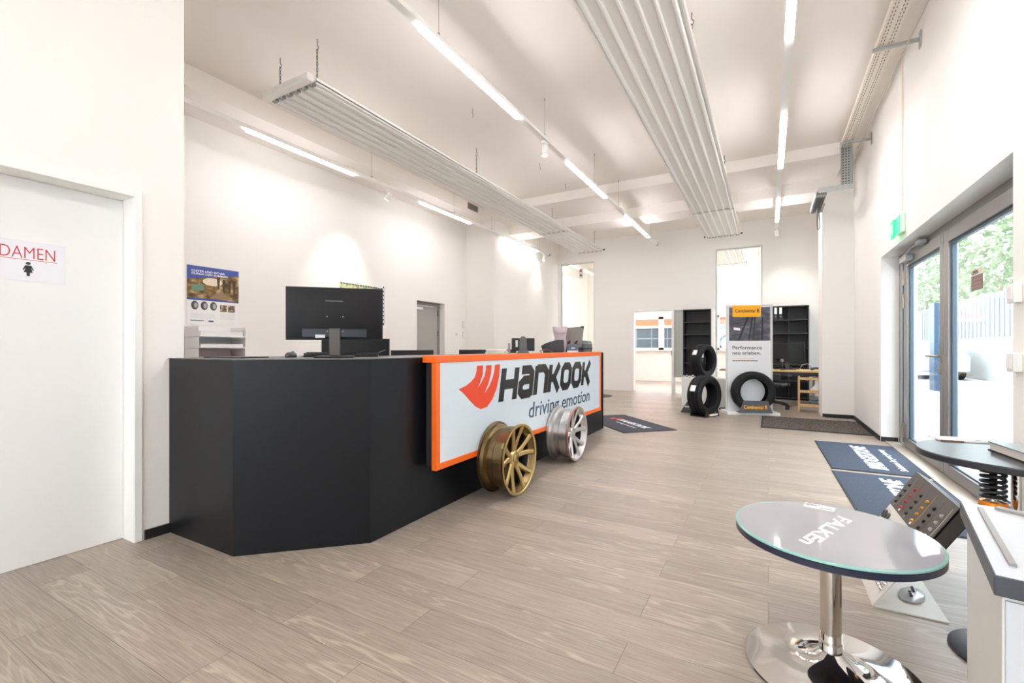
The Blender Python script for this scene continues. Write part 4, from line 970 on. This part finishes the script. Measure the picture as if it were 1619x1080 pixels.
# table behind the board
t = thing('standing_table', 'small brown topped table on a black post behind the advertising board', 'table', (-.70, 9.80, 0))
bx(-.13, .38, -.16, .3, .76, .785).build('table_top', mat('brown_top', (150, 112, 88), .45), t, bevel=.002)
bx(-.02, .02, -.02, .02, .02, .76).build('post', M_BLACK, t); bx(-.14, .24, -.10, .14, 0, .02).build('foot', M_BLACK, t, bevel=.003)
t = thing('leaflet_holder', 'cream leaflet holder leaning on the brown topped table', 'leaflet holder', (-.62, 9.86, .786))
b = MB(); b.prism([(0, 0), (.015, 0), (-.03, .30), (-.05, .30)], .18, basis((0, .09, 0), (1, 0, 0), (0, 0, 1))); b.build('back', mat('holder_cream', (228, 218, 204), .5), t)

# ------------------------------------------------------------------ office corner at the back
def shelf_unit(label, x0, x1, zs, dividers=()):
    t = thing('shelf_unit', label, 'shelf', ((x0+x1)/2, YB-.36, 0), 0, 'black shelf units on the back wall'); w = x1-x0
    b = MB(); b.box(-w/2, -w/2+.025, 0, .35, 0, 2.17); b.build('side_panel', M_SHELF, t); bx(w/2-.025, w/2, 0, .35, 0, 2.17).build('side_panel', M_SHELF, t)
    bx(-w/2+.025, w/2-.025, .34, .35, 0, 2.17).build('back_panel', M_SHELF, t)
    for z in zs: bx(-w/2+.025, w/2-.025, .01, .34, z, z+.025).build('shelf_board', M_SHELF, t)
    for x in dividers: bx(x-.01, x+.01, .15, .34, .06, 2.14).build('divider', M_SHELF, t)
    return t
shelf_unit('black shelf unit right of the advertising board, with two binders on top', -.08, .80, (.03, .42, .80, 1.18, 1.52, 1.83, 2.145), (.05,))
shelf_unit('black shelf unit between the doorway and the glass strip', -1.90, -1.24, (.03, .42, .80, 1.18, 1.52, 1.83, 2.145))
struct('trim_5', bx(-1.235, -1.17, YB-.36, YB-.001, 0, 2.17), M_TRIMW, 'white end panel beside the left shelf unit')
def binder(label, x, z, group):
    t = thing('ring_binder', label, 'binder', (x, YB-.33, z), 0, group)
    bx(-.038, .038, 0, .27, 0, .305).build('cover', M_BLACK, t, bevel=.002)
    bx(-.026, .026, -.001, 0, .13, .28).build('spine_label', M_PAPER, t); MB().lathe([(.008, 0), (.013, 0), (.013, .002), (.008, .002)], 16, 'Y', Matrix.Translation((0, -.002, .07)), closed=True).build('finger_ring', M_STEEL, t)
    return t
for k, x in enumerate((.145, .245)): binder('black binder with a white label on the top shelf, %s one' % ('left', 'right')[k], x, 1.856, 'binders on the right shelf')
for k, x in enumerate((-1.56, -1.44)): binder('black binder seen through the upper tyre, %s one' % ('left', 'right')[k], x, .826, 'binders on the left shelf')

t = thing('office_desk', 'pale wooden desk in front of the right shelf unit', 'desk', (.6, 11.3, 0))
bx(-.80, .65, -.36, .40, .70, .735).build('desk_top', M_WOOD, t, bevel=.003)
bx(-.75, .62, -.33, -.30, .62, .70).build('front_rail', M_BLACK, t)
for x in (-.74, .58): bx(x, x+.05, -.3, .36, 0, .70).build('leg', M_BLACK, t)
t = thing('desk_pedestal', 'white drawer pedestal under the pale wooden desk', 'drawer unit', (.98, 11.35, 0))
bx(-.16, .16, -.27, .27, .0, .60).build('carcass', M_CAB, t, bevel=.003)
for k in range(3): bx(-.155, .155, -.287, -.271, .02+k*.19, .2+k*.19).build('drawer_front', M_WHITEM, t, bevel=.002)
monitor('black monitor on the pale wooden desk', (.36, 11.35, .736), R(-170), .62, .42, .36, detail=False)
t = thing('webcam', 'small camera in front of the desk monitor', 'camera', (.25, 11.08, .736))
MB().lathe([(0, 0), (.05, 0), (.05, .01), (.012, .02), (.012, .16), (0, .16)], 20).build('foot', M_BLACK, t); b = MB(); b.cyl((0, -.03, .2), .035, .06, 16, 'Y'); b.build('head', mat('cam_grey', (110, 110, 112), .35), t)
for i, pts in enumerate(([(.0, 11.02, .75), (.15, 11.0, .80), (.3, 11.02, .83), (.45, 11.0, .78), (.5, 11.04, .75)], [(.1, 11.0, .75), (.25, 10.99, .77), (.4, 11.05, .76), (.6, 11.0, .8), (.8, 11.03, .75)], [(.55, 11.02, .75), (.6, 11.0, .85), (.68, 11.0, .88), (.75, 11.02, .82), (.78, 11.04, .75)])):
    b = MB(); b.tube(pts, .008, 6); tag(b.build('cable', M_BLACK if i < 2 else mat('cable_pale', (140, 138, 134), .5)), ('black cable arching in front of the desk monitor', 'black cable lying along the desk edge', 'pale cable looped at the right of the desk')[i], 'cable', 'cables on the desk')
t = thing('handset', 'black handset lying at the right end of the desk', 'handset', (.87, 11.08, .736), R(20))
b = MB(); b.tube([(-.12, 0, .03), (-.06, 0, .05), (.06, 0, .05), (.12, 0, .04)], [.03, .022, .026, .04], 14); b.build('shell', M_BLACK, t); MB().lathe([(0, 0), (.045, .0), (.05, .06), (.03, .085), (0, .09)], 18, 'Z', Matrix.Translation((.1, .03, 0))).build('earpiece', M_BLACKM, t)
t = thing('carrier_bag', 'crumpled clear bag on the desk by the column', 'bag', (1.08, 11.3, .736))
b = MB(); rings = []
for k, (z, w_) in enumerate(((0, .09), (.06, .11), (.12, .10), (.18, .07), (.21, .02))): rings.append([b.bm.verts.new((w_*math.cos(a)*(1+.15*math.sin(3*a+k)), w_*.8*math.sin(a)*(1+.15*math.cos(4*a+k)), z)) for a in [2*PI*j/14 for j in range(14)]])
for A, Bq in zip(rings[:-1], rings[1:]):
    for j in range(14): b.bm.faces.new((A[j], A[(j+1) % 14], Bq[(j+1) % 14], Bq[j]))
b.bm.faces.new(rings[0][::-1]); b.bm.faces.new(rings[-1]); b.build('pouch', mat('clear_bag', (210, 212, 214), .25), t)

t = thing('office_chair', 'black swivel chair pushed up to the pale wooden desk', 'chair', (.08, 10.45, 0), R(160))
b = MB(); b.box(-.24, .24, -.24, .24, .43, .50); b.build('seat', M_BLACKM, t, bevel=.03)
b = MB(); b.box(-.22, .22, .22, .28, .56, .70); b.build('backrest', M_BLACKM, t, bevel=.025); b = MB(); b.tube([(0, .1, .42), (0, .28, .44), (0, .29, .62)], .02, 8); b.build('back_bracket', M_BLACK, t)
MB().cyl((0, 0, .1), .028, .34, 16).build('gas_column', M_BLACK, t)
for k in range(5):
    a = k*2*PI/5+.3; c, s_ = math.cos(a), math.sin(a)
    MB().tube([(.02*c, .02*s_, .13), (.16*c, .16*s_, .115), (.30*c, .30*s_, .075)], [.028, .022, .016], 8).build('base_leg', M_BLACK, t)
    MB().cyl((.30*c-s_*.02, .30*s_+c*.02, .03), .029, .04, 14, (s_, -c, 0)).build('castor', M_BLACK, t)
b = MB()
for x in (-.27, .27): b.tube([(x*.8, 0, .44), (x, 0, .46), (x, .0, .64)], .014, 8); b.box(x-.03, x+.03, -.12, .1, .64, .67)
b.build('armrest', M_BLACK, t)

t = thing('wooden_trolley', 'small pale wooden shelf trolley beside the column', 'trolley', (.69, 10.22, 0), R(-4))
for x in (-.20, .17):
    for y in (-.14, .11): bx(x, x+.03, y, y+.03, 0, .66).build('leg', M_WOOD, t, bevel=.002)
for z in (.10, .36, .60):
    bx(-.17, .17, -.14, .14, z, z+.018).build('shelf_board', M_WOOD, t)
    b = MB(); b.box(-.17, .17, -.138, -.122, z+.018, z+.05); b.build('front_rail', M_WOOD, t)
t = thing('folded_paper', 'white folded paper sticking out of the wooden trolley', 'paper', (.70, 10.20, .379), R(-4)); b = MB(); b.box(-.03, .05, -.01, .0, 0, .17, M=Matrix.Rotation(R(35), 4, 'Y')); b.build('sheet', M_PAPER, t)
t = thing('storage_basket', 'grey basket on the lower shelf of the wooden trolley', 'basket', (.76, 10.22, .119), R(-4)); b = MB(); b.lathe([(0, 0), (.09, 0), (.11, .16), (.105, .16), (.086, .008), (0, .008)], 4, 'Z', Matrix.Rotation(PI/4, 4, 'Z')); b.build('wall', mat('basket_grey', (130, 136, 142), .6), t, smooth=False); b = MB(); 
b.box(-.085, .085, -.085, .085, .05, .056); b.box(-.085, .085, -.085, .085, .10, .106); b.build('bands', M_BLACKM, t)

# ------------------------------------------------------------------ glass table in front
t = thing('glass_table', 'low round glass topped table on a chrome trumpet foot', 'table', (.202, 2.057, 0))
MB().lathe([(0, .513), (.314, .513), (.318, .515), (.318, .521), (.316, .523), (0, .523)], 96).build('glass_top', M_GLEDGE, t)
MB().lathe([(0, .5232), (.309, .5232), (.309, .5235), (0, .5235)], 96).build('printed_sheet', M_FALK, t)
MB().lathe([(0, .488), (.311, .488), (.317, .492), (.317, .512), (0, .512)], 96).build('under_disc', M_NAVY, t)
MB().lathe([(0, .480), (.14, .480), (.14, .4875), (0, .4875)], 32).build('fixing_plate', M_BLACKM, t)
MB().lathe([(.034, .10), (.034, .480), (0, .480)], 48).build('column', mat('column_chrome', (214, 208, 200), .08, 1.0), t)
MB().lathe([(.0335, .075), (.0365, .075), (.0375, .08), (.0375, .112), (.0365, .117), (.034, .117)], 48).build('collar', M_CHROME, t)
prof = [(.0, .0), (.283, .0), (.286, .004), (.284, .008)]
for k in range(1, 15):
    u = k/14; r = .284*(1-u)+.036*u; z = .008+.014*u+.055*u**5; prof.append((r, z))
prof.append((.0, .078)); MB().lathe(prof, 96).build('base', M_CHROME, t)
dv = Vector((-.155, -.36, 0)).normalized()
text_part('lettering', 'FALKEn', mat('white_etch', (232, 234, 238), .3), t, (.273-.202-.028, 2.24-2.057+.006, .5235), dv, (-dv.y, dv.x, 0), .40, .056, .03, .25, .0006)
t = thing('brochure', 'white brochure on the far rim of the glass table', 'brochure', (.188, 2.32, .5238), R(-12))
bx(-.055, .055, -.028, .03, 0, .002).build('sheet', M_PAPER, t)
b = MB(); b.box(-.05, -.01, .0, .008, .002, .0025); b.box(.0, .045, -.016, -.008, .002, .0025); b.box(-.05, .0, .013, .02, .002, .0025); b.build('print', M_GREYTXT, t)

# ------------------------------------------------------------------ wheel bolt display
t = thing('bolt_display', 'leaning graphite and white wheel bolt display on the floor', 'display', (.42, 2.655, 0))
bx(0, .265, 0, .62, 0, .006).build('base_plate', mat('display_white', (222, 218, 210), .35, vary=.03), t)
up = Vector((.30, 0, .504)).normalized(); Ld = .5865
Md = basis((0, 0, .006), (0, 1, 0), up)   # x along depth, y up the slope, z = normal
if (Md @ Vector((0, 0, 1))-Md @ Vector((0, 0, 0))).x > 0: Md = basis((0, .655, .006), (0, -1, 0), up)
FL = 1
b = MB(); b.box(0, .655, 0, Ld, -.006, 0, M=Md); b.build('leaning_sheet', MATS['display_white'], t)
b = MB(); b.box(0, .655, .36, Ld, -.055, .004, M=Md); b.build('graphite_panel', M_DISPD, t, bevel=.002)
b = MB(); b.box(.002, .653, .365, Ld-.005, -.058, -.0552, M=Md); b.build('rear_cover', M_BLACKM, t)
cols = [((44, 44, 46), (150, 148, 150)), ((176, 52, 48), (176, 52, 48)), ((40, 40, 42), (120, 120, 122)), ((206, 140, 50), (206, 176, 90)), ((52, 48, 46), (96, 80, 60)), ((216, 214, 208), (222, 220, 210))]
far_first = (Md @ Vector((0, 0, 0))).y > .3
for g in range(6):
    xg = (.06+g*.107) if far_first else (.655-.06-g*.107)
    mnut = mat('bolt_colour_%d' % g, cols[g][0], .3, .6); mln = mat('line_colour_%d' % g, cols[g][1], .4)
    for k in range(4):
        yy = .395+k*.038
        b = MB(); b.lathe([(0, .013), (.006, .013), (.009, .009), (.011, .0042), (0, .0042)], 6, 'Z', Md @ Matrix.Translation((xg, yy, 0))); b.build('wheel_bolt', mnut, t)
    b = MB(); pts = [(xg+(.03 if far_first else -.03)*(1+.25*math.sin(PI*u)), .38+u*.185) for u in [k/8 for k in range(9)]]
    b.stroke(pts, .003, .0008, Md @ Matrix.Translation((0, 0, .004))); b.build('trim_line', mln, t, smooth=False)
    bx(0, .02, 0, .03, 0, .0006, M=Md @ Matrix.Translation((xg-.01 if far_first else xg-.01, .372-.0, .0041))).build('size_label', M_PAPER if g % 2 else M_GREYTXT, t)
for k in range(9):
    x, y_ = .05+(k % 3)*.03, .08+(k//3)*.03
    xx = .655-x if far_first else x
    b = MB(); b.lathe([(0, .014), (.006, .014), (.011, .008), (.012, .0), (0, .0)], 12, 'Z', Md @ Matrix.Translation((xx, y_, 0))); b.build('wheel_nut', M_CHROME, t)
for k in range(2):
    xx = .04 if far_first else .61
    b = MB(); b.lathe([(.012, 0), (.024, 0), (.026, .006), (.022, .01), (.014, .01)], 24, 'Z', Md @ Matrix.Translation((xx+(.06*k if far_first else -.06*k), .30, 0)), closed=True); b.build('spacer_ring', mat('ring_grey', (96, 94, 90), .3, .8), t)
t = thing('parts_bag', 'clear bag of small bolts lying on the base of the bolt display', 'bag', (.60, 2.85, .0065), R(70))
b = MB(); b.lathe([(0, 0), (.05, .0), (.06, .006), (.045, .014), (.02, .017), (0, .018)], 20, 'Z', Matrix.Diagonal((1.6, .8, 1, 1))); b.build('pouch', mat('bag_clear', (196, 200, 204), .15), t)
b = MB()
for k in range(6): b.box(-.05+k*.02, -.04+k*.02, -.01+.006*(k % 3), .0+.006*(k % 3), .0175, .024)
b.build('bolts', M_BLACKM, t)

# ------------------------------------------------------------------ black round table with a coilover for a post
L_, D_ = 1.955, 1.835; s29, c29 = math.sin(R(29.405)), math.cos(R(29.405))
tx, ty = .834, 2.46
t = thing('coilover_table', 'round black table carried by a suspension strut with an orange collar', 'table', (tx, ty, 0))
MB().lathe([(0, .765), (.296, .765), (.30, .769), (.30, .788), (.297, .792), (0, .792)], 96).build('table_top', mat('table_black_laminate', (44, 45, 48), .3, vary=.05), t)
MB().lathe([(0, 0), (.2, 0), (.2, .008), (.19, .012), (0, .014)], 64).build('foot', mat('foot_black', (44, 46, 52), .35, .3), t)
MB().cyl((.0, 0, .014), .024, .751, 24).build('post', M_CHROME, t)
cx0 = 0.0
t = thing('suspension_strut', 'coil spring suspension strut with an orange collar under the round black table', 'spare part', (.752, 2.43, .0142))
MB().lathe([(0, 0), (.05, 0), (.05, .01), (.03, .02), (.022, .03), (.022, .60), (0, .60)], 24).build('damper_body', M_STEEL, t)
b = MB(); pts = [(cx0+.033*math.cos(2*PI*6.0*u), .033*math.sin(2*PI*6.0*u), .605+.115*u) for u in [k/140 for k in range(141)]]
b.tube(pts, .0065, 8); b.build('coil_spring', mat('spring_black', (52, 50, 52), .35, .3), t)
MB().lathe([(.02, .57), (.038, .57), (.041, .576), (.041, .592), (.038, .597), (.02, .599)], 40, closed=True).build('spring_perch', M_ORSPR, t)
MB().cyl((cx0, 0, .60), .012, .12, 16).build('piston_rod', M_CHROME, t)
b = MB(); b.lathe([(0, .722), (.036, .722), (.038, .726), (.034, .734), (.02, .745), (0, .745)], 32); b.build('top_mount', M_GALV, t)
b = MB(); b.box(-.02, .16, -.085, -.06, .724, .730, rz=R(-8)); b.tube([(.03, -.05, .735), (.09, -.08, .735), (.17, -.09, .725)], .004, 6); b.build('bracket_arm', M_BLACKM, t)
t = thing('catalogue', 'thick catalogue lying on the round black table', 'book', (.80, 2.36, .7925), R(-84))
bx(-.16, .17, -.02, .23, 0, .004).build('back_cover', M_BLACKM, t); bx(-.155, .165, -.015, .225, .004, .032).build('pages', mat('page_block', (222, 214, 206), .6, vary=.05, scale=80), t); bx(-.16, .17, -.02, .23, .032, .036).build('front_cover', mat('cover_silver', (150, 158, 166), .2), t)
t = thing('brochure', 'white brochure behind the thick catalogue on the round black table', 'brochure', (.745, 2.72, .7925), R(10))
bx(-.10, .12, -.05, .05, 0, .006).build('sheet', M_PAPER, t); bx(-.10, -.02, -.052, -.05, 0, .006).build('spine', mat('brochure_brown', (150, 110, 90), .5), t); bx(.03, .10, -.03, -.015, .006, .0064).build('print', M_GREYTXT, t)

# ------------------------------------------------------------------ cabinet at the right edge
t = thing('display_cabinet', 'light grey cabinet with a dark edged top at the right edge of the picture', 'cabinet', (.3475, 1.125, 0), R(-10.2))
bx(.012, .62, .006, .47, .04, .764).build('carcass', M_CAB, t, bevel=.002)
bx(.016, .60, .0, .006, .05, .755).build('door', mat('cabinet_door_grey', (196, 200, 206), .4, vary=.02), t, bevel=.001)
bx(.0, .64, -.012, .485, .765, .80).build('worktop', M_CABEDGE, t, bevel=.0015)
bx(.003, .637, -.009, .482, .80, .801).build('laminate_sheet', M_CABTOP, t)
bx(.03, .6, .03, .45, 0, .04).build('plinth', M_BASE, t)
t = thing('flat_bar', 'thin grey metal bar lying lengthwise on the grey cabinet', 'metal bar', (.4575, 1.55, .8012), R(-10.2)); bx(-.006, .004, -.385, 0, 0, .005).build('bar', mat('bar_steel_grey', (150, 146, 142), .4, .3), t)
t = thing('flat_bar', 'grey metal bar along the far edge of the grey cabinet', 'metal bar', (.505, 1.585, .8012), R(-40)); bx(0, .16, -.03, -.01, 0, .006).build('bar', MATS['bar_steel_grey'], t)

# door sticker
t = thing('door_sticker', 'small OPEN sticker on the glass of the entrance door', 'sticker', (1.4595, 4.90, 1.665))
bx(-.001, 0, 0, .235, 0, .175).build('sheet', mat('sticker_brown', (124, 108, 104), .5, vary=.3, scale=30), t)
bx(-.0014, -.001, .0, .235, .12, .175).build('header', mat('sticker_cream', (226, 216, 200), .5), t)
text_part('lettering', 'OPEN', M_BLKTXT, t, (-.0014, .222, .128), (0, -1, 0), (0, 0, 1), .13, .035, .03)
b = MB(); 
for k in range(3): b.box(-.0014, -.001, .03, .2, .02+k*.03, .032+k*.03)
b.build('print', mat('sticker_print', (172, 120, 112), .5), t)

# ------------------------------------------------------------------ outside
def outside(o, label, cat): return tag(o, label, cat)
pav = bx(1.62, 60, -20, 80, -.14, -.02).build('ground_outside', mat('concrete_paving', (150, 150, 148), .8, vary=.06)); pav['kind'] = 'structure'; pav['label'] = 'pale paved yard outside the entrance'; pav['category'] = 'ground'
pv2 = bx(-20, 1.62, 17.2, 40, -.14, .95).build('ground_raised', mat('asphalt_grey', (110, 110, 110), .8)); pv2['kind'] = 'structure'; pv2['label'] = 'raised yard behind the far window'; pv2['category'] = 'ground'
t = thing('retaining_wall', 'pale wall with a ribbed fence across the yard', 'wall', (7.0, 15, -.02))
bx(0, .3, -25, 30, 0, 1.6).build('wall_body', mat('yard_wall', (150, 152, 152), .8), t)
b = MB()
b.box(.1, .13, -25, 30, 1.6, 3.2)
for k in range(137): b.box(.07, .1, -25+k*.4, -25+k*.4+.2, 1.6, 3.2)
b.build('ribbed_fence', mat('fence_grey', (126, 132, 140), .7), t)
leaf = two_tone('pale_foliage', (92, 110, 82), (150, 166, 134), 6, 'noise', .8)
for i, (x, y, r_) in enumerate(((10.5, 26, 4.4), (10.8, 34, 4.8), (11.4, 43, 5.2), (12.2, 53, 5.4))):
    t = thing('tree', 'pale green tree behind the yard fence, %s' % ('nearest', 'second', 'third', 'farthest')[i], 'tree', (x, y, -.02), 0, 'trees behind the fence')
    MB().tube([(0, 0, 0), (.1, 0, 2.2), (0, .1, 5.4)], [.24, .18, .09], 8).build('trunk', mat('bark', (120, 104, 88), .8), t)
    b = MB(); rnd = random.Random(i)
    for k in range(900):
        u = Vector((rnd.gauss(0, 1), rnd.gauss(0, 1), rnd.gauss(0, .8))); u.normalize(); u *= r_*.62*rnd.random()**.4
        c = u+Vector((0, 0, 5.6)); a = Vector((rnd.gauss(0, 1), rnd.gauss(0, 1), rnd.gauss(0, 1))).normalized(); e = a.cross(Vector((.3, .5, .8))).normalized(); s_ = rnd.uniform(.14, .3)
        vs = [b.bm.verts.new(c+a*s_*p+e*s_*q*.7) for p, q in ((-1, 0), (-.3, -.6), (.5, -.5), (1, 0), (.5, .5), (-.3, .6))]; b.bm.faces.new(vs)
    b.build('crown', leaf, t, smooth=False)
def car(label, loc, rz, body):
    t = thing('parked_car', label, 'car', loc, rz)
    side = [(-2.1, .3), (2.05, .3), (2.1, .6), (2.0, .78), (1.1, .92), (.55, 1.38), (-.9, 1.42), (-1.75, 1.0), (-2.1, .9)]
    b = MB(); b.prism(side, 1.7, basis((0, .85, 0), (1, 0, 0), (0, 0, 1))); b.build('body', body, t, bevel=.06)
    b = MB(); b.prism([(.95, .95), (.5, 1.32), (-.85, 1.36), (-1.45, 1.0)], 1.72, basis((0, .86, 0), (1, 0, 0), (0, 0, 1))); b.build('side_windows', mat('car_glass', (60, 70, 80), .1), t)
    for x in (-1.3, 1.3):
        for y in (-.87, .67):
            w = MB().lathe([(0, 0), (.31, 0), (.33, .03), (.33, .17), (.31, .2), (0, .2)], 28, 'Y', Matrix.Translation((x, y, .33))).build('wheel', M_RUBBER, t)
            MB().lathe([(0, -.004), (.2, -.004), (.2, .204), (0, .204)], 20, 'Y', Matrix.Translation((x, y, .33))).build('hubcap', M_SILVER, w)
    return t
car('silver car parked outside the entrance', (5.6, 25.0, -.02), R(92), mat('car_silver', (170, 172, 176), .3, .3))
t = thing('sign_pylon', 'slim blue pylon outside the entrance', 'pylon', (4.0, 16.7, -.02))
bx(-.06, .06, -.22, .22, 0, 2.45).build('slab', mat('pylon_blue', (40, 66, 92), .4), t); bx(-.2, .2, -.35, .35, -.0, .04).build('foot', M_GALV, t)
t = thing('slatted_bench', 'grey slatted bench outside beside the blue pylon', 'bench', (4.35, 17.4, -.02))
for k in range(6): bx(-.05, .05, -.7, .7, .12+k*.14, .22+k*.14).build('slat', mat('bench_grey', (90, 104, 118), .5), t)
for y in (-.65, .62): bx(-.07, .05, y, y+.04, 0, 1.0).build('post', M_GALV, t)
# seen through the far room's window
t = thing('yard_building', 'grey glazed building with an orange fascia beyond the far window', 'building', (-5.0, 23.0, .95))
bx(-7, 2.1, 0, 4, 0, 1.22).build('glazed_front', mat('facade_grey', (38, 42, 47), .4, vary=.2, scale=1.5), t)
bx(-7, 2.1, -.1, 4, 1.22, 1.32).build('white_band', M_WHITEM, t)
bx(-7, 2.1, -.05, 4, 1.32, 2.6).build('orange_fascia', mat('fascia_orange', (168, 66, 24), .5), t)
b = MB()
for k in range(12): b.box(-6.8+k*.75, -6.76+k*.75, -.02, 0, 0, 1.2)
b.box(-7, 2.1, -.02, 0, .68, .72); b.build('mullions', mat('mullion', (96, 100, 102), .4), t)
for k in range(2): text_part('lettering', 'SAVO', M_BLKTXT, t, (-.7+k*1.4, -.051, 1.62), (1, 0, 0), (0, 0, 1), .8, .22, .02)
t = thing('delivery_van', 'white van with an orange stripe beyond the far window', 'van', (-1.35, 20.6, .95))
b = MB(); b.box(-1.2, 2.4, 0, 1.9, .25, 1.05); b.box(-1.2, 2.4, 0, 1.9, 1.15, 2.1); b.build('body', mat('van_white', (176, 182, 188), .35), t, bevel=.05)
bx(-1.2, 2.4, -.01, 1.9, 1.05, 1.16).build('waist_line', mat('van_line', (96, 112, 126), .4), t); bx(-1.21, 2.41, -.012, 1.91, 1.22, 2.0).build('orange_stripe', MATS['fascia_orange'], t)
for x in (-.05, 1.9):
    w = MB().lathe([(0, 0), (.38, 0), (.42, .04), (.42, .2), (0, .2)], 32, 'Y', Matrix.Translation((x, -.05, .42))).build('wheel', mat('pale_tyre', (52, 60, 68), .6), t)
    MB().lathe([(0, -.006), (.3, -.006), (.3, .0), (0, .0)], 24, 'Y', Matrix.Translation((x, -.05, .42))).build('hubcap', M_WHITEM, w)

# ------------------------------------------------------------------ light
wd = bpy.data.worlds.new('sky'); SC.world = wd; wd.use_nodes = True
nt = wd.node_tree; bg = nt.nodes['Background']
bg.inputs['Color'].default_value = (.90, .95, 1.0, 1); bg.inputs['Strength'].default_value = 7.0
sun = bpy.data.lights.new('sun', 'SUN'); sun.energy = 4.0; sun.angle = R(20); sun.color = (1, .97, .93)
so = bpy.data.objects.new('sun', sun); COL.objects.link(so); so.rotation_euler = (R(20), R(-12), 0)

vs = SC.view_settings
SC.display_settings.display_device = 'sRGB'
vs.view_transform = 'Standard'; vs.look = 'None'; vs.gamma = 1.0; vs.exposure = 0.66; vs.use_curve_mapping = False
cy = SC.cycles
cy.use_denoising = True
cy.max_bounces = 12; cy.diffuse_bounces = 8; cy.glossy_bounces = 4; cy.transmission_bounces = 6; cy.transparent_max_bounces = 12
cy.sample_clamp_indirect = 8.0; cy.caustics_reflective = False; cy.caustics_refractive = False
